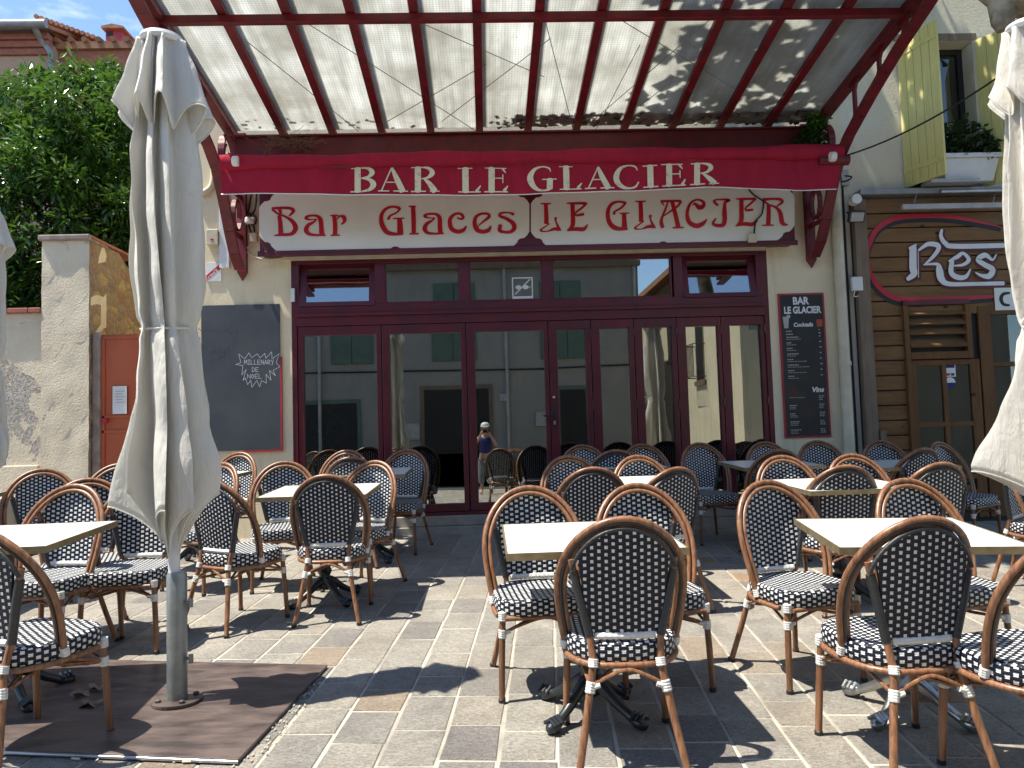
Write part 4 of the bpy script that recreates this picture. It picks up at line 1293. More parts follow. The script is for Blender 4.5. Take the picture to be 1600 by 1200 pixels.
def leaves(mb, n, cf, size, asp=0.42, droop=0.5, seed=1, spread=1.0, fold=.25, tint=None):
    r_ = random.Random(seed)
    for k in range(n):
        c, out = cf(r_)
        d = Vector(out) + Vector((r_.gauss(0, .55), r_.gauss(0, .55), r_.gauss(0, .45) - droop * .5)) * spread
        if d.length < 1e-3: d = Vector((0, 0, 1))
        d.normalize()
        s_ = size * r_.uniform(.6, 1.25)
        side = d.cross(Vector((r_.gauss(0, .4), r_.gauss(0, .4), 1))).normalized()
        nrm = side.cross(d)
        c = Vector(c)
        w = s_ * asp * .5
        v = [c, c + d * s_ * .45 + side * w + nrm * fold * w, c + d * s_ - nrm * s_ * .12, c + d * s_ * .45 - side * w + nrm * fold * w]
        t_ = tint(r_, c) if tint else r_.random()
        t_ = min(.99, max(.01, t_))
        if abs(t_ - .5) < 1e-6: t_ = .51
        mb.add(v, [(0, 1, 2), (0, 2, 3)], tint=t_)
    return mb
pp = root('pot_plant', (5.42, 8.3, 4.3)); tag(pp, 'dark green bushy plant growing in the white flower box', 'plant')
def cf(r_):
    x = r_.uniform(5.15, 5.80); a_ = r_.uniform(0, 1)
    top = .42 * (1 - abs((x - 5.42) / .42) ** 2 * .8)
    return (x, 8.30 + r_.uniform(-.13, .13), 4.3 + a_ * top), (r_.uniform(-.5, .5), r_.uniform(-.7, .2), .4)
leaves(MB(), 900, cf, .10, .5, .8, 4).build('foliage', mat['darkplant'], pp)
mb = MB()
for k in range(9): mb.tube([(5.2 + k * .06, 8.3, 4.3), (5.18 + k * .065, 8.26, 4.62)], .005, 5)
mb.build('stem', mat['dirt'], pp)

# timber front
tf = root('timber_front', (6.5, D, .3)); tag(tf, 'brown plank restaurant front with painted gothic lettering and glazed doors', 'shopfront')
zc = 3.86
x_post0, x_post1 = 4.16, 4.30
Yp = 8.34
pitch_ = .1655
k = 0; z = zc
mb = MB()
while z > .35:
    z2 = z - pitch_ + .014
    xr = 5.55 if z < 2.62 else 9.5
    if z < 2.62 < z2 + pitch_: pass
    xr = 4.66 if z <= 2.66 else 9.5
    for (xa, xb) in (((x_post1, xr),) if xr < 5 else ((x_post1, 6.2 + .2 * (k % 2)), (6.2 + .2 * (k % 2) + .004, xr))):
        mb.box(xa + .003, xb, Yp - .012 + .003 * (k % 2), Yp + .02, z2, z)
    z -= pitch_; k += 1
mb.build('cladding', mat['plank'], tf, bevel=.004)
MB().box(x_post0, 9.5, Yp + .022, Yp + .05, .2, zc).build('backing', mat['blackmat'], tf)
MB().box(x_post0, x_post1, Yp - .06, Yp + .02, .2, zc).build('post', mat['oldpost'], tf, bevel=.006)
bt = W(1340, 700); MB().box(4.31, 4.37, Yp - .09, Yp - .015, .25, 1.28).build('short_post', mat['oldpost'], tf, bevel=.006)
# lintel, louvre frame and glazed leaves
MB().box(4.66, 5.42, Yp - .045, Yp + .02, 2.655, 2.71).build('lintel', mat['maroon'], tf, bevel=.004)
lv = MB()
lv.box(4.66, 4.715, Yp - .05, Yp + .02, .3, 2.652)
lv.box(5.36, 5.42, Yp - .05, Yp + .02, 2.05, 2.652); lv.box(4.715, 5.36, Yp - .05, Yp + .02, 2.05, 2.13)
lv = lv.build('louvre_frame', mat['plank_v'], tf, bevel=.004)
mb = MB()
for zz in (2.58, 2.47, 2.36, 2.24):
    mb.obox((5.04, Yp - .01, zz), ((1, 0, 0), (0, 1, .9), (0, -.9, 1)), (.32, .05 if zz > 2.3 else .085, .009))
mb.build('slat', mat['plank'], lv)
w1 = MB()
for b_ in ((4.72, 4.775, .45, 2.04), (5.39, 5.50, .3, 2.04), (4.775, 5.39, 1.98, 2.04), (4.775, 5.39, .45, .60), (5.07, 5.12, .60, 1.98), (4.775, 5.07, 1.30, 1.35), (5.12, 5.39, 1.30, 1.35), (4.775, 5.39, .72, .77)):
    w1.box(b_[0], b_[1], Yp - .02, Yp + .015, b_[2], b_[3])
w1 = w1.build('window', mat['plank_v'], tf, bevel=.003)
MB().box(4.775, 5.39, Yp + .0, Yp + .004, .6, 1.98).build('pane', mat['pane_dark'], w1)
w2 = MB()
for b_ in ((5.52, 5.66, .3, 2.63), (5.66, 6.6, 2.53, 2.63), (6.30, 6.36, .9, 2.53), (5.66, 6.30, 1.95, 2.0), (6.05, 6.09, 2.0, 2.53), (5.66, 6.3, .85, .93), (6.6, 6.75, .3, 2.63), (6.36, 6.6, 1.95, 2.0)):
    w2.box(b_[0], b_[1], Yp - .02, Yp + .015, b_[2], b_[3])
w2.box(5.66, 6.6, Yp - .01, Yp + .01, .3, .85)
w2 = w2.build('door', mat['plank_v'], tf, bevel=.003)
MB().box(5.66, 6.6, Yp + .012, Yp + .016, .93, 2.53).build('pane', mat['pane_dark'], w2)
YP = Yp - .0135
# painted lettering
lg = Letters(1320, 300, 5.453, YP, off=.0045)
swirl = [(1330, 300, 8), (1100, 245, 30), (900, 212, 38), (650, 205, 40), (430, 225, 46), (280, 310, 46), (205, 450, 44), (190, 580, 34), (230, 720, 40), (320, 840, 44), (480, 915, 44), (800, 915, 44), (1260, 890, 30)]
sh_ = Letters(1320, 300, 5.453, YP, off=.001)
sh_.stroke([(x - 8, y + 22, w + 26) for x, y, w in swirl])
sh_.mb.build('shadow_paint', mat['blackmat'], tf)
lg.stroke(swirl)
WL = [[(545, 485, 26), (600, 452, 20)], [(575, 475, 62), (575, 640, 66), (582, 700, 58), (528, 745, 34)], [(622, 500, 18), (700, 448, 38), (780, 455, 46), (790, 490, 38), (740, 560, 30), (672, 622, 14)], [(668, 622, 12), (780, 618, 30), (800, 670, 62), (815, 740, 62), (880, 785, 40), (1100, 785, 34), (1345, 780, 36)], [(618, 515, 7), (622, 730, 7)],
      [(820, 325, 22), (812, 380, 34), (850, 440, 42), (930, 465, 44), (1345, 458, 42)],
      [(880, 592, 16), (950, 555, 36), (1000, 525, 28), (1048, 578, 36), (1000, 622, 26), (900, 632, 8)], [(905, 592, 40), (900, 690, 46), (960, 730, 46), (1025, 722, 34), (1062, 660, 12)],
      [(1282, 535, 10), (1250, 580, 20), (1188, 540, 44), (1128, 578, 44), (1180, 620, 46), (1250, 662, 50), (1222, 718, 50), (1160, 715, 30), (1108, 690, 14)]]
ol = Letters(1320, 300, 5.453, YP, grow=30, off=.009)
for s_ in WL: ol.stroke([(x + 8, y + 6, w) for x, y, w in s_])
ol.mb.build('maroon_outline', mat['maroon'], tf)
lg.mb.build('red_swirl', mat['sign_red'], tf)
wl = Letters(1320, 300, 5.453, YP, off=.014)
for s_ in WL: wl.stroke(s_)
wl.mb.build('white_lettering', mat['white'], tf)
mb = MB(); prect(mb, 1555, 449, 1600, 485, Yp - .02, .006); mb.build('white_board', mat['white_panel'], tf)
lc = Letters(1320, 300, 5.453, Yp - .026, off=.002); lc.stroke([(1400, 860, 20), (1350, 870, 28), (1330, 910, 34), (1350, 955, 28), (1400, 965, 20)]); lc.mb.build('lettering', mat['blackmat'], tf)
# stickers on the glass
cs = root('card_stickers', W(1484, 590, Yp)); tag(cs, 'payment card and round blue stickers on the restaurant window pane', 'sticker')
Yg = Yp - .003
mb = prect(MB(), 1476, 565, 1492, 589, Yg); mb.build('white_sticker', mat['white'], cs)
prect(MB(), 1478, 568, 1491, 575, Yg - .003).build('blue_field', mat['blue_cloth'], cs)
prect(MB(), 1478, 583, 1484, 587, Yg - .003).build('red_field', mat['sign_red'], cs)
prect(MB(), 1486, 583, 1491, 587, Yg - .003).build('blue_mark', mat['blue_cloth'], cs)
q = W(1484, 598, Yg); MB().prism([(q.x + .065 * math.cos(t * PI / 10), q.z + .06 * math.sin(t * PI / 10)) for t in range(20)], Yg - .003, Yg - .001).build('round_sticker', mat['white'], cs)
MB().prism([(q.x + .065 * math.cos(PI + t * PI / 10), q.z + .06 * math.sin(PI + t * PI / 10)) for t in range(11)], Yg - .006, Yg - .0035).build('blue_rim', mat['blue_cloth'], cs)
# ledge with awning bar
lb = root('awning_case', (7, D, 3.95)); tag(lb, 'weathered grey awning case and bar above the timber front', 'awning')
MB().box(4.22, 9.5, 8.22, 8.40, zc + .03, zc + .095).build('case', mat['gutter'], lb, bevel=.006)
MB().tube([(5.1, 8.19, zc + .035), (9.5, 8.19, zc + .035)], .022, 10).build('bar', mat['edge_steel'], lb, smooth=True)
q = W(1335, 313, 8.1); MB().tube([(q.x, 8.04, q.z), (q.x, 8.14, q.z)], .055, 16).build('end_cap', mat['white'], lb)
MB().box(4.95, 5.5, 8.1, 8.3, zc + .115, zc + .155).build('plate', mat['lightgrey'], lb)
b0 = root('tube_lamp', W(1480, 324, 8.15)); tag(b0, 'long unlit grey tube light hanging under the awning case', 'lamp')
a = W(1408, 330, 8.2); c = W(1562, 317, 8.2)
MB().box(a.x, c.x, 8.16, 8.21, a.z + .01, a.z + .07).build('housing', mat['lightgrey'], b0, bevel=.008)
mb = MB()
for f_ in (.12, .92): mb.tube([(a.x + (c.x - a.x) * f_, 8.18, a.z + .07), (a.x + (c.x - a.x) * f_ + .08, 8.25, zc + .03)], .006, 5)
mb.build('arm', mat['gutter'], b0)
b0 = root('floodlight', W(1338, 338, 8.1)); tag(b0, 'small black floodlight on the timber front under the awning case', 'lamp')
q = W(1338, 338, 8.12)
MB().obox(q, ((1, 0, 0), (0, 1, .5), (0, -.5, 1)), (.09, .022, .065)).build('housing', mat['black'], b0, bevel=.008)
MB().obox(q + Vector((0, -.022, -.013)), ((1, 0, 0), (0, 1, .5), (0, -.5, 1)), (.07, .004, .048)).build('lens', mat['lightgrey'], b0)
MB().tube([q + Vector((0, .02, .02)), q + Vector((0, .2, .1))], .012, 6).build('arm', mat['black'], b0)
b0 = root('alarm_box', W(1335, 445, Yp)); tag(b0, 'small white alarm box with hanging wires on the planks', 'alarm box')
a = W(1328, 456, Yp); c = W(1343, 434, Yp)
MB().box(a.x, c.x, Yp - .075, Yp - .015, a.z, c.z).build('case', mat['white'], b0, bevel=.008)
MB().tube(catmull([(a.x + .03, Yp - .05, a.z), (a.x + .02, Yp - .05, a.z - .06), (a.x + .08, Yp - .05, a.z - .05), (a.x + .09, Yp - .05, a.z)], 5), .006, 6).build('wire', mat['white'], b0)

# ------------------------------------------------------------------ old wall and gate at the left
pw = root('gate_pillar', (-4.5, 8.5, .3)); tag(pw, 'tall flaking rendered pillar with a cement cap beside the orange gate', 'pillar')
px0, px1 = -4.76, -4.255
def rough_block(x0, x1, y0, y1, z0, z1, nx_, nz_, amp, seed, mbx=None):
    mbx = mbx or MB(); r_ = random.Random(seed)
    P = []
    for j in range(nz_ + 1):
        row = []
        for i in range(nx_ + 1):
            e = 1 if 0 < i < nx_ else .5
            row.append((x0 + (x1 - x0) * i / nx_ + (r_.uniform(-1, 1) * amp * .5 if i in (0, nx_) else 0), y0 + r_.uniform(-1, 1) * amp * e, z0 + (z1 - z0) * j / nz_))
        P.append(row)
    mbx.grid(P)
    mbx.box(x0 + .01, x1 - .01, y0 + amp * 1.5, y1, z0, z1 - .002)
    return mbx
rough_block(px0, px1, D, 8.8, -.1, 3.60, 8, 40, .007, 3).build('shaft', mat['pillar'], pw, smooth=True)
MB().box(px0 - .03, px1 + .015, D - .035, 8.8, 3.60, 3.665).build('cap', mat['coping'], pw, bevel=.015)
sw = root('alley_wall', (-4.4, 9.6, .3)); tag(sw, 'crumbling brick and rubble wall running back behind the flaking pillar', 'wall')
mb = MB(); r_ = random.Random(9)
P = []
for j in range(30):
    row = []
    for i in range(24):
        y = 8.41 + i * .16
        top = 3.62 - .10 * (i > 4) - .05 * max(0, i - 5) * .5 + r_.uniform(-.015, .015)
        row.append((px1 - .005 + r_.uniform(-.018, .018) * (i > 0), y, -.1 + (top + .1) * j / 29))
    P.append(row)
mb.grid(P)
mb.box(px0, px1 - .03, 8.81, 12, -.1, 3.3)
mb.grid([[p for p in P[-1]], [(p[0] - .4, p[1], p[2] - .02) for p in P[-1]]])
mb.build('masonry', mat['rubble'], sw, smooth=True)
mb = MB()
for i in range(8):
    y = 8.42 + i * .14
    mb.box(px1 - .3, px1 + .03, y, y + .13, 3.625, 3.655)
mb.build('brick_edge', mat['brick'], sw, bevel=.006)
lw = root('garden_wall', (-7, 8.6, .3)); tag(lw, 'low pale rendered garden wall with a red brick coping at the far left', 'wall')
rough_block(-12, px0 - .001, D + .04, 8.75, -.1, 2.82, 30, 24, .006, 5).build('render', mat['pillar'], lw, smooth=True)
mb = MB(); x = -12
while x < px0 - .06:
    mb.box(x, min(x + .215, px0 - .01), D - .01, 8.8, 2.822, 2.875); x += .222
mb.build('coping', mat['brick'], lw, bevel=.008)
mb = MB().box(-12, px0 - .03, D + .018, D + .04, -.1, 1.18); mb.build('plinth', mat['pillar'], lw, bevel=.01)
lgd = root('concrete_ledge', (-7, 8.2, .3)); tag(lgd, 'low pale concrete ledge along the foot of the garden wall', 'ledge')
MB().box(-12, -4.95, 8.1, 8.41, .1, .86).build('block', mat['stone_step'], lgd, bevel=.01)
gt = root('metal_gate', (-3.9, 8.6, .3)); tag(gt, 'orange painted metal gate closing the alley, white notice taped on', 'gate')
gz1 = 2.575
MB().box(-4.16, -3.63, 8.50, 8.53, .3, gz1).build('panel', mat['orange'], gt)
mb = MB()
for zz in (gz1 - .05, 1.66, 1.50): mb.box(-4.16, -3.63, 8.485, 8.4995, zz, zz + .03)
mb.box(-4.17, -4.13, 8.485, 8.4995, .3, gz1 - .05)
mb.build('rib', mat['orange'], gt, bevel=.003)
MB().tube([(-4.11, 8.48, 1.63), (-4.11, 8.44, 1.63)], .025, 10).build('knob', mat['sign_red'], gt)
MB().box(px1 + .001, -4.17, 8.46, 8.6, -.1, 2.6).build('jamb', mat['coping'], gt, bevel=.01)
nt_ = root('taped_notice', W(186, 625, 8.48)); tag(nt_, 'white printed paper notice taped to the orange gate', 'notice')
a = W(176, 647, 8.48); c = W(198, 603, 8.48)
MB().box(a.x, c.x, 8.478, 8.482, a.z, c.z).build('sheet', mat['white'], nt_)
mb = MB()
for k in range(5): mb.box(a.x + .03, c.x - .02 - .02 * (k % 2), 8.476, 8.4775, c.z - .06 - k * .03, c.z - .052 - k * .03)
mb.build('print', mat['lightgrey'], nt_)

# ------------------------------------------------------------------ bistro chair
def make_chair():
    rt = empty('bistro_chair')
    Hh = .96
    # seat
    mb = MB()
    nth = 48
    def outl(t, s_=1.0):
        x = .225 * math.copysign(abs(math.cos(t)) ** .62, math.cos(t)); y = math.sin(t)
        if y < 0: yy = -.235 * abs(y) ** .45; 
        else: yy = .205 * abs(y) ** .85; x *= (1 - .10 * y)
        return x * s_, yy * s_ - .01
    rings = [(0.0, .468), (.45, .467), (.8, .470), (.93, .474), (.985, .466), (1.0, .450), (1.0, .425), (.99, .402), (.965, .398)]
    P = []; U = []
    per = [0]
    for k in range(nth):
        a = outl(2 * PI * k / nth); b_ = outl(2 * PI * (k + 1) / nth)
        per.append(per[-1] + math.hypot(a[0] - b_[0], a[1] - b_[1]))
    # top as planar-uv grid
    for (s_, z) in rings[:5]:
        row = []; ur = []
        for k in range(nth + 1):
            x, y = outl(2 * PI * k / nth, max(s_, .001)); row.append((x, y, z)); ur.append((x + .5, y + .5))
        P.append(row); U.append(ur)
    mb.grid(P, 0, uv=U)
    P = []; U = []; acc = 0
    for i, (s_, z) in enumerate(rings[4:]):
        row = []; ur = []
        for k in range(nth + 1):
            x, y = outl(2 * PI * k / nth, s_); row.append((x, y, z)); ur.append((per[k], z + .007))
        P.append(row); U.append(ur)
    mb.grid(P, 0, uv=U)
    x = [outl(2 * PI * k / nth, .965) for k in range(nth)]
    mb.add([(p[0], p[1], .398) for p in x], [tuple(range(nth))[::-1]], 1)
    mb.build('seat', [mat['weave'], mat['blackmat']], rt, smooth=True)
    # seat frame ring
    mb = MB()
    pts = [(*outl(-.12 * PI + (1.24 * PI) * k / 22, 1.0), .388) for k in range(23)]
    mb.tube(pts, .0125, 8)
    mb.tube([(-.19, -.225, .388), (.19, -.225, .388)], .011, 8)
    mb.build('seat_frame', mat['tube'], rt, smooth=True)
    # outer hoop, two tubes with a black cord between
    def hp(t, inset):
        # t 0..1 along hoop from left foot to right foot
        zc_, rz, rx = .665, .295, .252
        pts_side = .23
        if t < .5: s_ = -1; q = t * 2
        else: s_ = 1; q = (1 - t) * 2
        L1 = .40
        if q < L1:
            k = q / L1
            z = .425 + (zc_ - .425) * k; x = (.222 + (rx - .222) * math.sin(k * PI / 2))
        else:
            a = (q - L1) / (1 - L1) * PI / 2
            z = zc_ + (rz - .0135 - inset) * math.sin(a); x = rx * math.cos(a) if a < PI / 2 else 0
            x = max(0, x) - 0
        x = max(0, x - (inset if q < L1 else inset * math.cos((q - L1) / (1 - L1) * PI / 2)) - .0)
        y = .01 + (z - .425) * .40 - .03 * math.sin(max(0, min(1, (z - .425) / .5)) * PI)
        return (s_ * x, y, z)
    mb = MB()
    mb.tube([hp(k / 48, 0) for k in range(49)], .0138, 9)
    mb.tube([tuple(a + b_ for a, b_ in zip(hp(k / 48, .027), (0, .002, 0))) for k in range(49)], .0115, 8)
    ho = mb.build('hoop', mat['tube'], rt, smooth=True)
    MB().tube([tuple(a + b_ for a, b_ in zip(hp(k / 48, .0135), (0, .012, 0))) for k in range(49)], .0065, 6).build('cord', mat['wrap'], ho, smooth=True)
    # backrest weave
    def hw(z):
        if z < .80: return .120 + (.180 - .120) * ((z - .50) / .30) ** .8
        return .2155 * math.sqrt(max(0, 1 - ((z - .665) / .245) ** 2))
    def by(s_, z): return .148 + (z - .5) * .125 + .022 * (1 - s_ * s_) 
    nz_, nx_ = 26, 16
    F = []; Bk = []; UF = []
    for j in range(nz_ + 1):
        z = .50 + (.909 - .50) * (1 - (1 - j / nz_) ** 1.25)
        rf = []; rb_ = []; uf = []
        for i in range(nx_ + 1):
            s_ = -1 + 2 * i / nx_
            x = s_ * max(.004, hw(z))
            y = by(x / .2, z)
            rf.append((x, y - .007, z)); rb_.append((x, y + .006, z)); uf.append((x + .5 + .0136, z))
        F.append(rf); Bk.append(rb_); UF.append(uf)
    mb = MB()
    mb.grid(F, 0, uv=UF)
    mb.grid([r[::-1] for r in Bk], 1, uv=[r[::-1] for r in UF])
    for side in (0, -1):
        mb.grid([[F[j][side], Bk[j][side]] for j in range(nz_ + 1)], 2)
    mb.grid([[p for p in F[-1]], [p for p in Bk[-1]]], 2)
    bk = mb.build('backrest', [mat['weave'], mat['weave_b'], mat['wrap']], rt, smooth=True)
    mb = MB()
    zz = .495
    n = 20
    pts = [(-.115 + .23 * k / n, by((-.115 + .23 * k / n) / .2, .5), zz) for k in range(n + 1)]
    mb.tube(pts, [.015 + .0022 * (k % 2) for k in range(n + 1)], 8)
    mb.build('lower_binding', mat['band'], bk)
    mb = MB()   # rim hugging the top of the weave
    pts = []
    for k in range(33):
        a = PI * k / 32
        x = -.216 * math.cos(.12 * PI + a * .76); z = .665 + .246 * math.sin(.12 * PI + a * .76)
        pts.append((x, by(x / .2, z) + .002, z))
    mb.tube(pts, .0085, 8)
    mb.build('inner_rim', mat['wrap'], bk, smooth=True)
    # legs
    for s_ in (-1, 1):
        mb = MB()
        mb.tube([(s_ * .205, .285, 0), (s_ * .165, .235, .20), (s_ * .128, .190, .40), (s_ * .137, .166, .50), (s_ * .170, .172, .64), (s_ * .200, .170, .79)], [.0145, .015, .015, .014, .013, .013], 9)
        lg_ = mb.build('leg', mat['tube'], rt, smooth=True)
        MB().tube([(s_ * .137, .166, .495), (s_ * .154, .169, .57), (s_ * .170, .172, .64), (s_ * .192, .171, .745)], .0175, 10).build('black_wrap', mat['wrap'], lg_, smooth=True)
        MB().lathe([(.015, 0), (.017, .002), (.017, .018), (.015, .02)], (s_ * .205, .285, 0), 10).build('foot_cap', mat['black'], lg_)
        mb = MB()
        mb.tube([(s_ * .215, -.215, 0), (s_ * .208, -.205, .22), (s_ * .198, -.195, .41)], [.0145, .0155, .015], 9)
        lg_ = mb.build('leg', mat['tube'], rt, smooth=True)
        MB().lathe([(.015, 0), (.017, .002), (.017, .018), (.015, .02)], (s_ * .215, -.215, 0), 10).build('foot_cap', mat['black'], lg_)
        for (p, q, r_) in (((s_ * .203, -.20, .295), (s_ * .202, -.199, .335), .020), ((s_ * .147, .215, .295), (s_ * .139, .207, .335), .020), ((s_ * .130, .198, .385), (s_ * .127, .190, .415), .020), ((s_ * .222, .003, .405), (s_ * .224, .012, .44), .020), ((s_ * .200, -.200, .375), (s_ * .200, -.198, .415), .021)):
            mb = MB()
            P_ = [Vector(p).lerp(Vector(q), k / 8) for k in range(9)]
            mb.tube(P_, [r_ * (1 if k % 2 else .93) for k in range(9)], 9)
            if r_ == .020 and p[2] < .3:
                mb.tube([Vector(p) + Vector((-s_ * .005, 0, .02)), Vector(p) + Vector((-s_ * .04, 0, .03))], .011, 6)
            mb.build('tie', mat['band'], rt)
    # stretchers
    mb = MB()
    C4 = [(-.203, -.20, .315), (.203, -.20, .315), (.143, .211, .315), (-.143, .211, .315)]
    for k in range(4):
        p = Vector(C4[k]); q = Vector(C4[(k + 1) % 4])
        mid = (p + q) / 2 + Vector((0, 0, .062))
        a = p.lerp(q, .22) + Vector((0, 0, .035)); b_ = p.lerp(q, .78) + Vector((0, 0, .035))
        mb.tube(catmull([tuple(p), tuple(a), tuple(mid), tuple(b_), tuple(q)], 4), .0075, 7)
        ctr = Vector((0, 0, .345))
        m2 = p.lerp(ctr, .5) + Vector((0, 0, -.004))
        mb.tube([p, m2, ctr], .008, 7)
    mb.build('stretcher', mat['tube'], rt, smooth=True)
    MB().tube([(-.022, 0, .345), (0, 0, .35), (.022, 0, .345)], [.016, .021, .016], 8).build('knot', mat['band'], rt)
    return rt
chair0 = make_chair()
# (sight x of the top of the hoop, depth of the top, facing: 0 towards the street, 180 towards the bar), label, group
front, back = 'bistro chairs facing the street', 'bistro chairs facing the bar'
CH = [
 (-26, 3.15, 158, 'brown bistro chair cut by the left edge of the photo, nearest on that side'),
 (118, 4.75, -6, 'bistro chair behind the left foreground table, front one of two overlapping chairs'),
 (140, 5.15, 22, 'bistro chair just behind another, its wide seat reaching towards the big parasol pole'),
 (70, 6.1, 22, 'bistro chair against the garden wall at the far left, above the small table end'),
 (232, 4.95, 0, 'bistro chair half hidden behind the big left parasol, only its lower back and legs seen'),
 (190, 6.5, 12, 'bistro chair farther behind the big left parasol, a strip of seat seen beside the pole'),
 (348, 6.35, -25, 'small-looking bistro chair whose arch peeps out right of the big parasol'),
 (375, 7.75, -16, 'bistro chair by the wall directly under the chalkboard'),
 (333, 4.98, 150, 'bistro chair seen from behind right beside the big parasol, turned to the right'),
 (447, 6.35, 8, 'bistro chair behind the left middle table, nearest the chalkboard corner'),
 (510, 5.08, 180, 'bistro chair seen squarely from behind at the left middle table'),
 (586, 6.2, -24, 'bistro chair at the right end of the left middle table, turned left'),
 (543, 7.8, -8, 'rear bistro chair close to the first glass door leaf'),
 (550, 6.75, 186, 'dark-backed bistro chair tucked between two others before the first glass leaf'),
 (638, 7.7, -16, 'bistro chair standing alone before the second glass leaf'),
 (826, 4.1, 4, 'bistro chair left behind the central foreground table, whole seat seen'),
 (968, 2.98, 178, 'bistro chair in the centre foreground seen from behind'),
 (990, 4.1, 8, 'bistro chair right behind the central foreground table'),
 (926, 5.2, 182, 'dark-backed bistro chair directly behind the central table, left of a pair'),
 (1053, 5.05, 203, 'dark-backed bistro chair behind the central table, turned left, right of a pair'),
 (889, 6.35, 4, 'bistro chair in the middle row left, in front of the door handle'),
 (996, 6.2, 10, 'bistro chair in the middle row right, behind the central table'),
 (963, 7.0, 180, 'dark bistro chair back squeezed between chairs of the middle row'),
 (910, 7.85, 0, 'bistro chair at the glass doors, left one of the central back pair'),
 (1004, 7.8, 4, 'bistro chair at the glass doors, right one of the central back pair'),
 (1094, 7.8, 9, 'bistro chair before the narrow glass leaves, beside the back table end'),
 (1196, 7.75, 4, 'bistro chair at the last glass leaf behind the back table'),
 (1277, 7.75, 0, 'bistro chair under the black cocktail menu board'),
 (1217, 6.6, 184, 'dark-backed bistro chair whose rim shows just above a lighter one, right side'),
 (1220, 5.85, 4, 'bistro chair behind the right foreground pair, facing the street, left one'),
 (1330, 5.85, 2, 'bistro chair behind the right foreground pair, facing the street, right one'),
 (1376, 7.55, 2, 'bistro chair at the timber front beside the weathered post'),
 (1440, 6.4, 196, 'dark bistro chair back before the restaurant window, turned left'),
 (1467, 7.2, 30, 'bistro chair by the restaurant door, turned right towards the white parasol'),
 (1318, 4.95, 180, 'dark-backed bistro chair directly behind the right foreground table, left of two'),
 (1410, 4.05, 9, 'bistro chair behind the middle of the right foreground table, facing the street'),
 (1196, 4.12, 14, 'bistro chair left of the right foreground table with its whole seat seen'),
 (1428, 2.82, 184, 'large bistro chair seen from behind in front of the right foreground table'),
 (1672, 2.58, 194, 'bistro chair cut by the right edge of the photo, seen from behind'),
 (1466, 5.0, 188, 'dark bistro chair back right of the middle, behind the right foreground table'),
 (1573, 5.6, 38, 'bistro chair under the hanging edge of the white parasol at the right'),
]
for k, (px, Yt, ang, lab) in enumerate(CH):
    o = chair0 if k == 0 else copy_tree(chair0)
    a = R(ang)
    t = W(px, 740, Yt)
    # top of hoop is .20 behind the chair centre
    off = Vector((-math.sin(a) * .20, math.cos(a) * .20))
    x, y = t.x - off.x, Yt - off.y
    if y > 7.98: y = 7.98
    o.location = (x, y, gz(x, y) + .003)
    tilt = Matrix.Rotation(math.atan(SLOPE_Y), 4, 'X')
    o.rotation_euler = (tilt @ Matrix.Rotation(a, 4, 'Z')).to_euler()
    tag(o, lab, 'chair', 'woven bistro chairs on the terrace')
    o.rotation_euler.z += R(1.5) * math.sin(k * 5.1)

# ------------------------------------------------------------------ tables
def make_table(name, basem, w=.735, d=.75):
    rt = empty(name)
    tp = MB().box(-w / 2 + .006, w / 2 - .006, -d / 2 + .006, d / 2 - .006, .770, .797).build('table_top', mat['marble'], rt, bevel=.002)
    mb = MB()
    t = .007
    for b_ in ((-w / 2, w / 2, -d / 2, -d / 2 + t), (-w / 2, w / 2, d / 2 - t, d / 2), (-w / 2, -w / 2 + t, -d / 2 + t, d / 2 - t), (w / 2 - t, w / 2, -d / 2 + t, d / 2 - t)):
        mb.box(b_[0], b_[1], b_[2], b_[3], .768, .7985)
    mb.build('metal_edge', mat['brass'], tp)
    MB().lathe([(.055, .10), (.06, .13), (.045, .16), (.038, .19), (.052, .22), (.032, .26), (.027, .35), (.026, .60), (.036, .62), (.030, .64), (.034, .70), (.05, .755), (.05, .758)], n=16).build('column', basem, rt, smooth=True)
    mb = MB()
    for k in range(4):
        a = k * PI / 2 + PI / 4
        c_, s_ = math.cos(a), math.sin(a)
        pr_ = [(.02, .15, .040), (.07, .135, .030), (.14, .085, .023), (.21, .046, .020), (.25, .032, .030), (.28, .028, .027), (.298, .03, .010)]
        mb.tube([(r_ * c_, r_ * s_, z) for r_, z, _ in catmull(pr_, 4)], [max(.008, q[2]) for q in catmull(pr_, 4)], 9)
        for q in (.235, .258, .28):
            mb.tube([(q * c_ - .03 * s_, q * s_ + .03 * c_, .045), (q * c_, q * s_, .066), (q * c_ + .03 * s_, q * s_ - .03 * c_, .045)], .009, 6)
    mb.build('claw_foot_base', basem, rt, smooth=True)
    MB().obox((0, 0, .761), ((1, 1, 0), (-1, 1, 0), (0, 0, 1)), (.28, .02, .006)).obox((0, 0, .7605), ((1, -1, 0), (1, 1, 0), (0, 0, 1)), (.28, .02, .0055)).build('support_arm', basem, rt)
    return rt
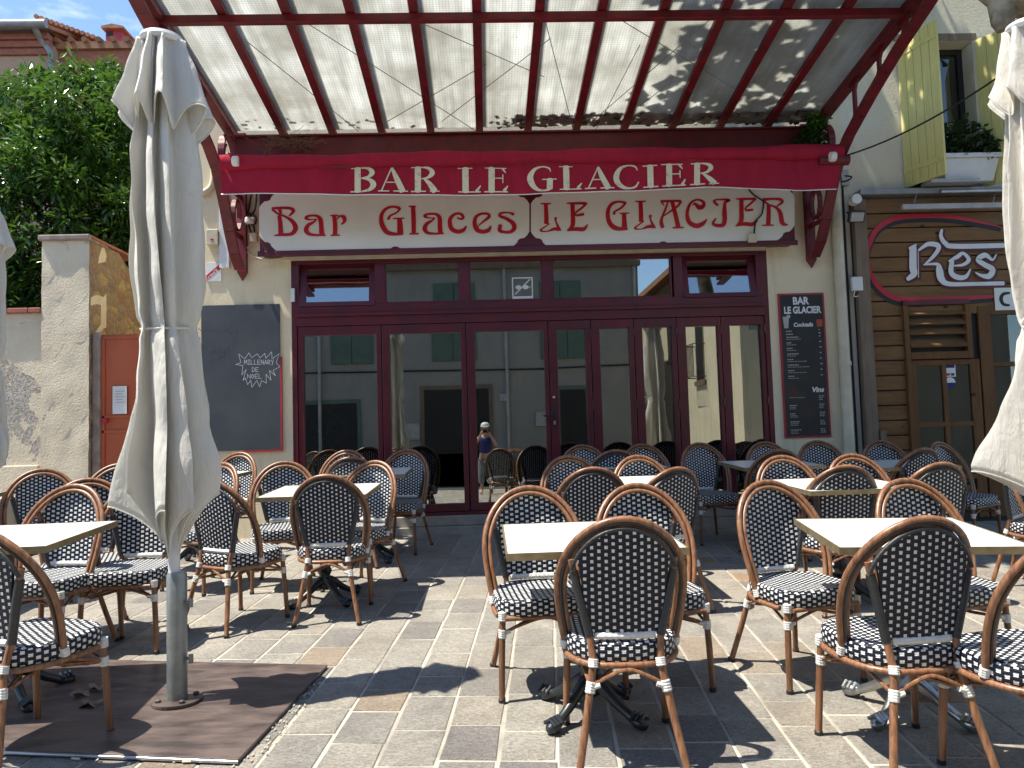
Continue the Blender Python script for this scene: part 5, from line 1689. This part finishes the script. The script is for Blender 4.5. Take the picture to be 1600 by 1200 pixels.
TB = [(.435, 3.50, 0, 'square white marble bistro table in the centre foreground', 0), (1.82, 3.40, -9, 'square white bistro table in the right foreground with a silver claw foot', 1),
      (-2.34, 3.88, 3, 'square white bistro table in the left foreground before the big parasol', 0), (-1.18, 5.62, 0, 'square white bistro table left of centre between four chairs', 0),
      (-1.07, 7.05, 0, 'small white table end seen before the first glass door leaf', 0), (2.60, 7.05, 0, 'white table in the back row before the last glass leaves', 0),
      (2.42, 5.30, 2, 'white table in the middle row at the right, mostly hidden by chair backs', 0), (3.62, 6.75, 0, 'white table before the timber cladding between two dark chairs', 0),
      (-2.62, 7.05, -8, 'white table whose corner shows under the chalkboard', 0), (-3.95, 5.55, 3, 'white table whose end enters at the far left edge', 0),
      (1.25, 7.20, 0, 'white table glimpsed between the chairs before the door handle', 0), (.98, 5.72, 0, 'white table hidden behind the pair of dark chair backs in the centre', 0)]
tb0 = make_table('bistro_table', mat['cast_black'])
used = False
for x, y, a, lab, silver in TB:
    if silver: o = make_table('bistro_table', mat['cast_silver'])
    elif not used: o = tb0; used = True
    else: o = copy_tree(tb0)
    o.location = (x, y, gz(x, y) + .003)
    o.rotation_euler = (Matrix.Rotation(math.atan(SLOPE_Y), 4, 'X') @ Matrix.Rotation(R(a), 4, 'Z')).to_euler()
    tag(o, lab, 'table', 'square bistro tables on the terrace')

# ------------------------------------------------------------------ closed parasols
def parasol(name, lab, bx, by_, H_, canv, seed, lean=(0, 0), swirl=.55, big=(), sleeve=True, scale=1.0, tie_bow=False, prof=None, hem=None):
    z0 = gz(bx, by_)
    rt = empty(name, (bx, by_, z0)); tag(rt, lab, 'parasol', 'closed parasols on the terrace')
    r_ = random.Random(seed)
    n = 8
    ph = [r_.uniform(-.18, .18) for _ in range(n)]
    am = [r_.uniform(.75, 1.15) for _ in range(n)]
    prof = prof or [(.72, .055, .13), (.85, .06, .15), (1.10, .07, .15), (1.35, .075, .11), (1.55, .085, .085), (1.72, .088, .065), (1.79, .084, .045), (1.86, .088, .065), (2.05, .088, .085), (2.3, .088, .09), (2.6, .082, .088), (2.85, .07, .07), (3.05, .06, .06), (3.2, .045, .05)]
    def interp(z):
        z_ = z / scale
        if z_ <= prof[0][0]: return prof[0][1], prof[0][2]
        for (a0, b0, c0), (a1, b1, c1) in zip(prof, prof[1:]):
            if z_ <= a1:
                k = (z_ - a0) / (a1 - a0); k = k * k * (3 - 2 * k)
                return b0 + (b1 - b0) * k, c0 + (c1 - c0) * k
        return prof[-1][1], prof[-1][2]
    NT = 256
    def shell(zt, zbf, rin_off, flare, m_, nm, rows_, sw, bigf=True):
        P = []
        for j in range(rows_ + 1):
            row = []
            for i in range(NT):
                t = 2 * PI * i / NT
                k = int(i * n / NT) % n
                u = (i * n / NT) % 1.0
                tri = .55 * (.5 - .5 * math.cos(2 * PI * u)) + .45 * (1 - abs(2 * u - 1)) ** 1.1
                lobe = tri ** 1.5 * am[k]
                bg_ = 1.0
                zb = zbf(u, k, t)
                z = zt + (zb - zt) * (j / rows_)
                rin, fl = interp(z)
                if bigf:
                    for (ba, bs, bz0, bz1) in big:
                        d = abs((t - ba + PI) % (2 * PI) - PI)
                        if d < .6:
                            w = (math.cos(d / .6 * PI) * .5 + .5) * max(0, min(1, (bz1 - z / scale) / (bz1 - bz0)))
                            bg_ += bs * w
                f_ = fl * lobe * bg_ + flare(j / rows_) * (.35 + .65 * tri)
                rad = (rin + rin_off + f_) * scale
                kk = t + sw * lobe * (.7 + .3 * math.sin(z * 2 + k)) + ph[k] * tri
                wr = .005 * math.sin(z * 9 + k * 2.1 + 3 * u) + .003 * math.sin(z * 23 + k) + .009 * (abs(math.sin(z * 2.6 + u * 7 + k * 1.7)) - .5) + .006 * (abs(math.sin(z * 5.3 - u * 11 + k)) - .5)
                rad += wr * tri
                lx = lean[0] * z / H_; ly = lean[1] * z / H_
                row.append((lx + rad * math.cos(kk), ly + rad * math.sin(kk), z))
            P.append(row)
        o_ = MB().grid(P, closed=True).build(nm, m_, rt, smooth=True, solid=.003)
        MB().tube(P[-1] + [P[-1][0]], .0042, 5).build('hem', m_, o_, smooth=True)
        return o_
    hemf = hem or (lambda u, k, t: .74 + .24 * (.5 - .5 * math.cos(2 * PI * u)) * am[k] + .05 * math.sin(t * 2 + 1))
    cn = shell(H_ - .03, hemf, 0, lambda q: 0, canv, 'canopy', 70, swirl)
    shell(H_ - .02, lambda u, k, t: H_ - .36 * scale - (.14 * (.5 + .5 * math.cos(2 * PI * u + .6)) * am[k]) * scale, .022, lambda q: .072 * q ** 1.15, canv, 'vent_flap', 24, swirl * .5, False)
    MB().lathe([(.02, -.03), (.095, -.03), (.105, -.012), (.098, .006), (.06, .018), (.01, .022)], (lean[0], lean[1], H_), 28).build('cap', mat['white_pole'], rt, smooth=True)
    mb = MB()
    zt_ = 1.79 * scale
    ri, fl = interp(zt_)
    pts = []
    for i in range(61):
        t = 2 * PI * i / 60
        q = (ri + fl * .78) * scale
        pts.append((lean[0] * .6 + q * math.cos(t), lean[1] * .6 + q * math.sin(t), zt_ + .012 * math.sin(t)))
    mb.tube(pts, .006, 6)
    mb.build('tie_cord', canv, rt)
    if tie_bow:
        q = Vector((lean[0] * .6 - (ri + fl * .85) * scale * .8, -(ri + fl * .85) * scale * .75, zt_))
        mb = MB()
        for s_, l_ in ((1, .12), (-1, .10)):
            mb.tube(catmull([tuple(q), tuple(q + Vector((-l_ * .6, -.01, .03 * s_ + .02))), tuple(q + Vector((-l_, 0, .02 * s_ - .01))), tuple(q + Vector((-l_ * .5, 0, -.015)))], 4), .006, 5)
        mb.tube([q, q + Vector((-.08, 0, -.09))], .006, 5)
        mb.build('bow', canv, rt)
    if sleeve:
        f_ = MB().lathe([(.115, .022), (.115, .034), (.05, .036)], (0, 0, 0), 24)
        for q_ in range(4): f_.lathe([(.014, .034), (.014, .046), (.004, .05)], (.085 * math.cos(q_ * PI / 2 + .6), .085 * math.sin(q_ * PI / 2 + .6), 0), 6)
        f_.build('foot_flange', mat['rust'], rt)
    MB().tube([(0, 0, .05), (lean[0], lean[1], H_ - .02)], .027, 14).build('pole', mat['white_pole'], rt, smooth=True)
    if sleeve:
        s_ = MB().lathe([(.044, 0.0), (.046, .01), (.046, .61), (.040, .625)], (0, 0, 0), 20).build('base_sleeve', mat['steel'], rt, smooth=True)
        mb = MB()
        for zz in (.22, .48):
            mb.tube([(.04, -.01, zz), (.075, -.015, zz)], .009, 8); mb.tube([(.07, -.015, zz - .02), (.07, -.015, zz + .02)], .012, 8)
        mb.build('clamp_screw', mat['steel'], s_)
    return rt
U1 = G(277, 1103)
parasol('closed_parasol', 'tall closed off-white parasol with grey steel base sleeve, left foreground', U1.x, U1.y, 3.24, mat['canvas'], 5, (-.065, 0), .62, ((2.9, 1.25, .95, 1.45), (.1, .35, 1.2, 1.6), (2.0, .4, 1.0, 1.5)))
U2 = W(1672, 900, 3.95)
parasol('closed_parasol', 'bright cream closed parasol at the right edge, tied with a bow', U2.x, 3.95, 3.40, mat['canvas2'], 12, (-.02, 0), .5, ((2.75, 1.35, 1.05, 1.66), (3.5, .9, 1.0, 1.6)), True, .98, True)
U3 = W(-30, 700, 6.7)
parasol('closed_parasol', 'closed grey-white parasol of which only an edge shows at the far left', U3.x, 6.7, 3.2, mat['canvas'], 21, (0, 0), .5, ((5.9, .2, 1.0, 1.5),), True, 1.0)

# steel plate under the parasol
pl = root('steel_ground_plate', (-1.9, 3.8, gz(-1.9, 3.8)))
tag(pl, 'brown rusty steel sheet on the paving under the left parasol', 'plate')
ca, sa = math.cos(-R(8.2)), math.sin(-R(8.2))
c0 = G(512, 1045)
def plp(u, v, h):    # u to the left (negative x), v towards the street
    x = c0.x - u * ca - v * .117; y = c0.y + u * .155 - v * .99
    return (x, y, gz(x, y) + h)
mb = MB()
cs_ = [(0, 0), (2.9, 0), (2.9, 1.09), (0, 1.09)]
mb.add([plp(u, v, .008) for u, v in cs_] + [plp(u, v, .022) for u, v in cs_], [(0, 1, 2, 3), (7, 6, 5, 4), (0, 4, 5, 1), (1, 5, 6, 2), (2, 6, 7, 3), (3, 7, 4, 0)])
mb.build('sheet', mat['rust'], pl, bevel=.003)
MB().tube([plp(0.0, 1.098, .014), plp(2.9, 1.098, .014)], .008, 8).build('bright_edge', mat['edge_steel'], pl, smooth=True)
mb = MB(); rr = random.Random(4)
for k in range(120):
    v = rr.uniform(.2, 1.25); u = -.03 + rr.gauss(0, .022)
    if v > 1.1: u = rr.uniform(-.03, 2.0); v = 1.13 + rr.gauss(0, .015)
    p = plp(u, v, .008)
    s_ = rr.uniform(.002, .006)
    mb.obox(p, (Vector((rr.random(), rr.random(), .3)), Vector((-.5, rr.random(), .2)), Vector((0, .1, 1))), (s_, s_ * .7, s_ * .5))
g_ = mb.build('loose_grit', mat['mortar']); tag(g_, None, None, None, 'stuff')
# fallen leaves
for k, (px, py, a_) in enumerate(((143, 1108, .3), (128, 1092, 2.0), (153, 1085, 4.0))):
    p = G(px, py)
    mb = MB()
    pts = []
    for i in range(20):
        t = 2 * PI * i / 20 + a_
        r_ = .045 * (1 + .35 * math.cos(5 * (t - a_))) 
        pts.append((p.x + r_ * math.cos(t), p.y + r_ * math.sin(t), p.z + .028 + .012 * math.sin(3 * t) + .004 * k))
    pts.append((p.x, p.y, p.z + .03))
    mb.add(pts, [(i, (i + 1) % 20, 20) for i in range(20)])
    lf = mb.build('fallen_leaf', mat['oldpost'])
    tag(lf, 'dry plane leaf lying by the front chair leg on the steel plate, ' + ('nearest' if k == 0 else 'left' if k == 1 else 'farthest') + ' of three', 'leaf', 'fallen plane leaves')
for k, (px, py) in enumerate(((112, 1190), (285, 1195), (448, 976), (60, 1178))):
    p = G(px, py)
    mb = MB().tube([(p.x, p.y, p.z + .012), (p.x + .035, p.y + .008 * (k - 1), p.z + .012)], .005, 6)
    o = mb.build('cigarette_end', mat['ivory'])
    tag(o, ['cigarette end on the paving at the bottom left edge', 'cigarette end below the bright plate edge, under the parasol pole', 'cigarette end in front of the squarely seen left middle chair', 'cigarette end beside the leg of the leftmost chair'][k], 'litter', 'cigarette ends on the paving')

# ------------------------------------------------------------------ vegetation
rr = random.Random(2)
ev = root('evergreen_tree', (-6.2, 11.6, .4)); tag(ev, 'large dense glossy evergreen tree rising behind the old garden wall', 'tree')
cl_ = []
for k in range(1150):
    th = rr.uniform(0, 2 * PI); ph_ = math.acos(rr.uniform(-.85, 1))
    rr_ = rr.uniform(.80, 1.0) * (1 + .07 * math.sin(3 * th + 1) + .06 * math.sin(5 * ph_ + th * 2))
    if k % 3 == 0: rr_ *= .66
    c = Vector((-6.3 + 3.35 * rr_ * math.sin(ph_) * math.cos(th), 11.6 + 2.2 * rr_ * math.sin(ph_) * math.sin(th), 4.45 + 2.75 * rr_ * math.cos(ph_)))
    cl_.append((c, rr.uniform(.18, .34), rr.random()))
cl_ = [q for q in cl_ if q[0].y < 12.3 and q[0].x < -3.9 and (q[0].z + q[1] * .8 - 1.4) / q[0].y < .503 - 1.1 * max(0, -q[0].x / q[0].y - .60)]
def cfe(r_):
    c, rad, t = cl_[r_.randrange(len(cl_))]
    v = Vector((r_.gauss(0, 1), r_.gauss(0, 1), r_.gauss(0, .8))); v.normalize()
    return c + v * rad * r_.uniform(.25, 1.05), v * .9
def tnt(r_, c): return max(.02, min(.98, .35 + .3 * r_.gauss(0, 1) + .08 * (c.z - 4.5)))  # leaves paler towards the crown top, its sunlight put into the tint
leaves(MB(), 88000, cfe, .128, .38, .55, 6, tint=tnt).build('crown', mat['laurel'], ev)
mb = MB()
mb.tube([(-6.2, 11.8, .3), (-6.25, 11.8, 2.0), (-6.1, 11.7, 4.0)], [.16, .13, .06], 10)
for k in range(14):
    a_ = rr.uniform(0, 6.28); mb.tube([(-6.2, 11.8, 1.6 + k * .15), (-6.2 + 1.2 * math.cos(a_), 11.8 + .8 * math.sin(a_), 3 + k * .15), (-6.2 + 2.4 * math.cos(a_), 11.8 + 1.4 * math.sin(a_), 3.8 + k * .2)], [.06, .04, .015], 6)
mb.build('trunk', mat['bark'], ev)
# wall creeper behind the parasol at the right end of the tree is part of the same crown
pt = root('plane_tree', (4.55, 5.0, .2)); tag(pt, 'plane tree right of the terrace, one pale limb showing in the top right corner', 'tree')
mb = MB()
mb.tube(catmull([(4.75, 5.1, .1), (4.7, 5.1, 1.6), (4.6, 5.1, 3.2), (4.35, 5.1, 4.25), (3.86, 5.2, 4.42), (3.62, 5.3, 4.78), (3.45, 5.5, 5.6), (2.6, 6.0, 7.0)], 5), [.25 - .0052 * k for k in range(36)], 12)
mb.tube(catmull([(4.5, 5.1, 3.4), (4.9, 5.5, 5.0), (4.6, 6.2, 6.6), (4.2, 6.6, 7.6)], 5), [.17 - .007 * k for k in range(16)], 10)
mb.tube([(3.80, 5.22, 4.36), (3.775, 5.2, 4.20), (3.78, 5.2, 4.15)], [.10, .075, .05], 9)
mb.build('trunk', mat['bark'], pt, smooth=True)
cp_ = []
for k in range(170):
    c = Vector((rr.uniform(.6, 7.2), rr.uniform(4.9, 7.9), rr.uniform(6.9, 9.2)))
    if c.x < 1.9 and rr.random() < .45: continue
    if c.z < 6.4 + (c.y - 5) * .1: continue
    cp_.append((c, rr.uniform(.28, .55)))
def cfp(r_):
    c, rad = cp_[r_.randrange(len(cp_))]
    v = Vector((r_.gauss(0, 1), r_.gauss(0, 1), r_.gauss(0, .6))); v.normalize()
    return c + v * rad * r_.uniform(.1, 1.0), Vector((v.x, v.y, .2))
leaves(MB(), 7500, cfp, .21, .95, .3, 16).build('crown', mat['plane_leaf'], pt)
# weed growing in the gutter
wd_ = root('gutter_weed', (3.4, 8.0, 4.5)); tag(wd_, 'green weed sprouting from the canopy gutter at its right end', 'plant')
def cfw(r_):
    t = r_.random(); a_ = r_.uniform(0, 6.28)
    q = W(1262, 210, 7.92)
    return (q.x + .26 * (r_.random() - .5) * (1.6 - t) + .1 * t, q.y + r_.uniform(-.14, .05), q.z - .16 + .40 * t * r_.uniform(.6, 1)), (math.cos(a_) * .8, math.sin(a_) * .8, .3)
leaves(MB(), 850, cfw, .055, .6, .5, 8).build('foliage', mat['laurel'], wd_)
q = W(1262, 210, 7.92)
mb = MB()
for k in range(7): mb.tube([(q.x - .1 + k * .03, q.y, q.z - .18), (q.x - .14 + k * .05, q.y - .03, q.z + .1)], .004, 4)
mb.build('stem', mat['dirt'], wd_)
ns = root('dry_nest', (-2.1, 7.95, 4.5)); tag(ns, 'tangle of dry roots stuck on the canopy gutter at its left end', 'nest')
mb = MB(); rr = random.Random(6)
q = W(458, 222, 7.93)
for k in range(90):
    a_ = q + Vector((rr.gauss(0, .13), rr.uniform(-.05, .04), rr.gauss(0, .035)))
    p2 = a_ + Vector((rr.gauss(0, .09), rr.uniform(-.03, .03), rr.gauss(-.01, .045)))
    p3 = p2 + Vector((rr.gauss(0, .05), rr.uniform(-.02, .02), rr.gauss(0, .04)))
    mb.tube([a_, p2, p3], .0022, 4)
mb.build('twigs', mat['oldpost'], ns)

# ------------------------------------------------------------------ houses behind the wall
ph1 = root('pink_house', (-13, 17, .5)); tag(ph1, 'pinkish rendered house with a tiled roof and zinc gutter, behind the tree', 'building')
Yh = 16.0
E0 = W(70, 38, Yh); 
xh = E0.x - .05; ze = E0.z
MB().box(-26, xh, Yh + .35, Yh + 8, 0, ze - .25).build('wall', mat['pink_wall'], ph1)
mb = MB()
for k in range(3): mb.box(-26, xh + .02, Yh + .28 - k * .06, Yh + .35, ze - .5 + k * .14, ze - .37 + k * .14)
mb.build('brick_cornice', mat['brick'], ph1)
mb = MB()
mb.add([(-26, Yh + .05, ze + .02), (xh + .1, Yh + .05, ze + .02), (xh + .1, Yh + 5, ze + 1.6), (-26, Yh + 5, ze + 1.6), (-26, Yh + .05, ze - .06), (xh + .1, Yh + .05, ze - .06), (xh + .1, Yh + 5, ze + 1.5), (-26, Yh + 5, ze + 1.5)], [(0, 1, 2, 3), (7, 6, 5, 4), (0, 4, 5, 1), (1, 5, 6, 2)])
x = -26
while x < xh + .1:
    mb.tube([(x, Yh - .02, ze + .03), (x, Yh + 2, ze + .4)], .05, 8); x += .24
mb.build('roof', mat['tile'], ph1)
MB().tube([(-26, Yh - .08, ze - .03), (xh + .12, Yh - .08, ze - .03)], .09, 12).build('gutter', mat['gutter'], ph1, smooth=True)
q = [W(x, y, Yh) for x, y in ((54, 42), (55, 55), (64, 66), (69, 75), (70, 100), (71, 140))]
MB().tube(catmull([(p.x, Yh + (-.05 if i < 1 else .25), p.z) for i, p in enumerate(q)], 4), .065, 10).build('downpipe', mat['gutter'], ph1, smooth=True)
ph2 = root('brick_outhouse', (-9, 17, .5)); tag(ph2, 'low brick house with a side-on tiled roof right of the pink house', 'building')
p0 = W(72, 66, Yh + .6); p1 = W(235, 64, Yh + .6)
MB().box(p0.x, p1.x + 2.5, Yh + .6, Yh + 6, 0, p0.z - .2).build('wall', mat['brick'], ph2)
mb = MB(); x = p0.x
mb.box(p0.x, p1.x + 2.5, Yh + .5, Yh + .8, p0.z - .2, p0.z - .04)
while x < p1.x + 2.5:
    mb.tube([(x, Yh + .42, p0.z - .03), (x, Yh + 1.2, p0.z + .04)], .06, 8); x += .3
mb.build('roof', mat['tile'], ph2)
g0, g1, g2 = W(68, 36, Yh + 1.2), W(155, 67, Yh + 1.2), W(70, 67, Yh + 1.2)
mb = MB().prism([(g2.x, g2.z - .3), (g1.x, g1.z - .3), (g1.x, g1.z + .02), (g0.x, g0.z)], Yh + 1.2, Yh + 4)
mb.build('gable', mat['brick'], ph2)
mb = MB()
for k in range(12):
    t = k / 11; p = g0.lerp(g1, t)
    mb.tube([(p.x, Yh + .9, p.z + .0), (p.x, Yh + 4, p.z + .0)], .05, 8)
mb.build('gable_roof', mat['tile'], ph2)
ch_ = root('roof_chimney', W(177, 60, Yh + 2)); tag(ch_, 'small red rendered chimney with a pitched cap on the roof line', 'chimney')
a = W(165, 75, Yh + 2); c = W(190, 47, Yh + 2)
MB().box(a.x, c.x, Yh + 2, Yh + 2.5, a.z - .6, c.z).build('stack', mat['red_edge'], ch_)
MB().box(a.x + .03, a.x + .17, Yh + 1.99, Yh + 2.0, c.z - .14, c.z - .03).build('opening', mat['blackmat'], ch_)
m_ = (a.x + c.x) / 2
MB().prism([(a.x - .06, c.z + .003), (c.x + .08, c.z + .003), (c.x + .08, c.z + .05), (m_, c.z + .11), (a.x - .06, c.z + .06)], Yh + 1.9, Yh + 2.6).build('cap', mat['tile'], ch_)

# ------------------------------------------------------------------ the street side, seen in the panes
op = root('opposite_house', (-3, -9, 0)); tag(op, 'grey rendered house with green shutters across the street, reflected in the doors', 'building')
YO = -6.5; dv = 16.8 + 6.5
def RX(px): return (px - 759.5) / 1200 * dv
def RZ(px, py): return 1.4 + (674 - .0295 * (px - 760) - py) / 1200 * dv
xe = RX(1008)
MB().box(-16, xe, YO - 8, YO, -.6, 6.7).build('wall', mat['grey_wall'], op)
mb = MB().box(-16, xe + .1, YO, YO + .45, 6.75, 6.95); mb.box(-16, xe + .05, YO, YO + .2, 6.35, 6.5); mb.build('cornice', mat['oldpost'], op)
MB().box(-16, xe + .1, YO - 8, YO + .5, 6.95, 7.1).build('roof', mat['tile'], op)
for (a_, b_) in ((521, 587), (683, 748), (850, 914)):
    xa, xb = RX(a_), RX(b_); z0_, z1_ = 3.55, 5.95; m_ = (xa + xb) / 2
    MB().box(xa, m_ - .012, YO, YO + .05, z0_, z1_).box(m_ + .012, xb, YO, YO + .05, z0_, z1_).build('shutter', mat['green_shutter'], op, bevel=.01)
for (a_, b_, zt__) in ((668, 765, 2.7), (470, 560, 2.35), (868, 908, 2.6)):
    xa, xb = RX(a_), RX(b_)
    d_ = MB().box(xa - .12, xb + .12, YO, YO + .04, -.4, zt__ + .12).build('doorway', mat['oldpost'] if a_ == 668 else mat['green_shutter'], op)
    MB().box(xa, xb, YO + .04, YO + .05, -.4, zt__).build('opening', mat['blackmat'], d_)
for px in (503, 795, 1002):
    MB().tube([(RX(px), YO + .07, -.3), (RX(px), YO + .07, 6.5)], .05, 8).build('downpipe', mat['lightgrey'], op)
MB().tube([(-16, YO + .03, 3.3), (-6, YO + .03, 3.32), (0, YO + .03, 3.26), (xe, YO + .03, 3.3)], .025, 6).build('cable', mat['blackmat'], op)
for px_, z_, w_b, h_b in ((640, 1.2, .4, .5), (782, 2.3, .3, .22), (838, 1.5, .35, .45)):
    MB().box(RX(px_), RX(px_) + w_b, YO, YO + .08, z_, z_ + h_b).build('meter_box', mat['lightgrey'], op, bevel=.01)
MB().box(-16, xe, YO, YO + .05, -.6, .75).build('plinth', mat['stone_step'], op, bevel=.01)
sh = root('sunlit_house', (8.5, -8, 0)); tag(sh, 'sunlit cream house flanking the side street behind the camera', 'building')
XS = 6.45
MB().box(XS, XS + 6, -30, -1.0, -.6, 6.3).build('wall', mat['sunny_wall'], sh)
MB().box(XS - .4, XS + 6.2, -30, -.8, 6.302, 6.5).build('roof', mat['tile'], sh)
for y0_, y1_, z0_, z1_ in ((-7.9, -7.2, 3.5, 4.9), (-7.6, -6.9, .9, 2.1), (-4.2, -3.5, 2.6, 4.5)):
    w_ = MB().box(XS - .06, XS, y0_ - .1, y1_ + .1, z0_ - .12, z0_).box(XS - .02, XS - .001, y0_, y1_, z0_, z1_).build('window', mat['oldpost'], sh)
    MB().box(XS - .03, XS - .021, y0_ + .05, y1_ - .05, z0_ + .05, z1_ - .05).build('pane', mat['blackmat'], w_)
mb = MB()
for k in range(9): mb.tube([(XS - .35, -4.3 + k * .11, 2.7), (XS - .35, -4.3 + k * .11, 3.6)], .012, 5)
for zz in (2.7, 3.6): mb.tube([(XS, -4.3, zz), (XS - .35, -4.3, zz), (XS - .35, -3.4, zz), (XS, -3.4, zz)], .016, 5)
mb.build('balcony', mat['blackmat'], sh)
# plant inside the bar
yk = root('yucca_plant', (-1.82, 8.86, .46)); tag(yk, 'spiky green yucca standing inside behind the first glass leaf', 'plant')
mb = MB(); r_ = random.Random(3)
for k in range(90):
    a_ = r_.uniform(0, 6.28); e = r_.uniform(-.5, 1.4); l_ = r_.uniform(.24, .40)
    d = Vector((math.cos(a_) * math.cos(e), math.sin(a_) * math.cos(e), math.sin(e)))
    s_ = d.cross(Vector((0, 0, 1))).normalized() * .018
    c = Vector((-1.82, 8.86, 1.62 - .22 * (k % 3)))
    mb.add([c - s_, c + s_, c + d * l_ * .6 + s_ * 1.1 + Vector((0, 0, -.02)), c + d * l_ + Vector((0, 0, -.10)), c + d * l_ * .6 - s_ * 1.1 + Vector((0, 0, -.02))], [(0, 1, 2, 3, 4)], tint=r_.uniform(.4, .95))
mb.build('foliage', mat['laurel'], yk)
MB().tube([(-1.82, 8.86, .7), (-1.82, 8.86, 1.6)], .04, 8).build('stem', mat['bark'], yk)
MB().lathe([(.12, 0), (.17, .28), (.18, .3)], (-1.82, 8.86, .46), 16).build('pot', mat['tile'], yk)

# ------------------------------------------------------------------ the photographer, seen reflected in the doors
def skin(name, verts, edges, m_, parent, rootk, sub=1):
    keys = list(verts)
    me = bpy.data.meshes.new(name)
    me.from_pydata([verts[k][0] for k in keys], [(keys.index(a_), keys.index(b_)) for a_, b_ in edges], [])
    me.materials.append(m_)
    o = bpy.data.objects.new(name, me)
    SC.collection.objects.link(o)
    o.parent = parent
    md = o.modifiers.new('skin', 'SKIN')
    md.use_smooth_shade = True
    sl = me.skin_vertices[0] if me.skin_vertices else None
    if sl is None:
        bm = bmesh.new(); bm.from_mesh(me); bm.verts.layers.skin.verify(); bm.to_mesh(me); bm.free()
        sl = me.skin_vertices[0]
    for i, k in enumerate(keys):
        r_ = verts[k][1]
        sl.data[i].radius = r_ if isinstance(r_, tuple) else (r_, r_)
        sl.data[i].use_root = (k == rootk)
    s_ = o.modifiers.new('sub', 'SUBSURF'); s_.levels = sub; s_.render_levels = sub
    return o
pe = empty('person', (-.02, -.40, gz(0, -.4)))
tag(pe, 'person in a white cap, blue sleeveless top and grey patterned trousers taking the picture', 'person')
V = {'pelvis': ((0, 0, .84), (.15, .10)), 'waist': ((0, 0, .98), (.12, .09)), 'chest': ((0, 0, 1.16), (.145, .10)), 'neckb': ((0, .0, 1.29), (.07, .06)), 'neck': ((0, .015, 1.34), .048), 'jaw': ((0, .045, 1.39), (.055, .06)), 'head': ((0, .03, 1.47), (.072, .088)), 'crown': ((0, .02, 1.55), (.05, .06))}
Ed = [('pelvis', 'waist'), ('waist', 'chest'), ('chest', 'neckb'), ('neckb', 'neck'), ('neck', 'jaw'), ('jaw', 'head'), ('head', 'crown')]
for s_, n_ in ((-1, 'l'), (1, 'r')):
    V.update({n_ + 'sh': ((s_ * .165, 0, 1.25), .05), n_ + 'el': ((s_ * .25, .10, 1.06), .037), n_ + 'wr': ((s_ * .10, .30, 1.34), .024), n_ + 'pa': ((s_ * .085, .335, 1.39), (.018, .032)),
              n_ + 'hip': ((s_ * .085, 0, .78), .085), n_ + 'kn': ((s_ * .10, .02, .44), .055), n_ + 'an': ((s_ * .11, -.01, .09), .038), n_ + 'to': ((s_ * .12, .13, .035), .032)})
    Ed += [('neckb', n_ + 'sh'), (n_ + 'sh', n_ + 'el'), (n_ + 'el', n_ + 'wr'), (n_ + 'wr', n_ + 'pa'), ('pelvis', n_ + 'hip'), (n_ + 'hip', n_ + 'kn'), (n_ + 'kn', n_ + 'an'), (n_ + 'an', n_ + 'to')]
    for f in range(4):
        V[n_ + 'f%d' % f] = ((s_ * .075, .35, 1.425 - f * .017), .008); V[n_ + 'g%d' % f] = ((s_ * (.045 + .004 * f), .375, 1.43 - f * .018), .007)
        Ed += [(n_ + 'pa', n_ + 'f%d' % f), (n_ + 'f%d' % f, n_ + 'g%d' % f)]
    V[n_ + 't'] = ((s_ * .06, .325, 1.375), .009); Ed += [(n_ + 'pa', n_ + 't')]
bd = skin('body', V, Ed, mat['skin'], pe, 'pelvis')
skin('sleeveless_top', {'a': ((0, 0, .86), (.165, .115)), 'b': ((0, 0, .98), (.135, .105)), 'c': ((0, 0, 1.15), (.158, .115)), 'd': ((0, 0, 1.27), (.10, .075)), 'l': ((-.12, 0, 1.27), .058), 'r': ((.12, 0, 1.27), .058)}, [('a', 'b'), ('b', 'c'), ('c', 'd'), ('d', 'l'), ('d', 'r')], mat['blue_cloth'], bd, 'a')
skin('trousers', {'a': ((0, 0, .85), (.16, .112)), 'l': ((-.09, 0, .74), .105), 'r': ((.09, 0, .74), .105), 'lk': ((-.105, .02, .44), .085), 'rk': ((.105, .02, .44), .085), 'lf': ((-.115, .0, .22), .08), 'rf': ((.115, .0, .22), .08)}, [('a', 'l'), ('a', 'r'), ('l', 'lk'), ('r', 'rk'), ('lk', 'lf'), ('rk', 'rf')], mat['grey_cloth'], bd, 'a')
mb = MB().lathe([(.098, 1.505), (.102, 1.53), (.09, 1.58), (.055, 1.61), (.005, 1.618)], (0, .025, 0), 20)
mb.add([(-.07, .10, 1.515), (.07, .10, 1.515), (.055, .17, 1.50), (-.055, .17, 1.50), (-.07, .10, 1.523), (.07, .10, 1.523), (.055, .17, 1.507), (-.055, .17, 1.507)], [(3, 2, 1, 0), (4, 5, 6, 7), (0, 1, 5, 4), (1, 2, 6, 5), (2, 3, 7, 6), (3, 0, 4, 7)])
MB.build(mb, 'cap', mat['white'], bd, smooth=True)
mb = MB()
mb.lathe([(.004, .0), (.012, .012), (.004, .024)], (0, .135, 1.44), 8)
for s_ in (-1, 1):
    mb.box(s_ * .028 - .011, s_ * .028 + .011, .122, .128, 1.474, 1.484, 1)
    mb.lathe([(.005, -.02), (.016, 0), (.005, .02)], (s_ * .088, .03, 1.465), 8)
mb.box(-.02, .02, .116, .121, 1.412, 1.418, 2)
mb.build('face', [mat['skin'], mat['blackmat'], mat['sign_red']], bd)
ph_ = empty('phone', (-.005, -.036, 1.40)); tag(ph_, 'small black phone held up in both hands by the person in the white cap', 'phone')
MB().box(-.075, .075, -.008, 0, -.037, .037).build('case', mat['black'], ph_, bevel=.004)
mb = MB()
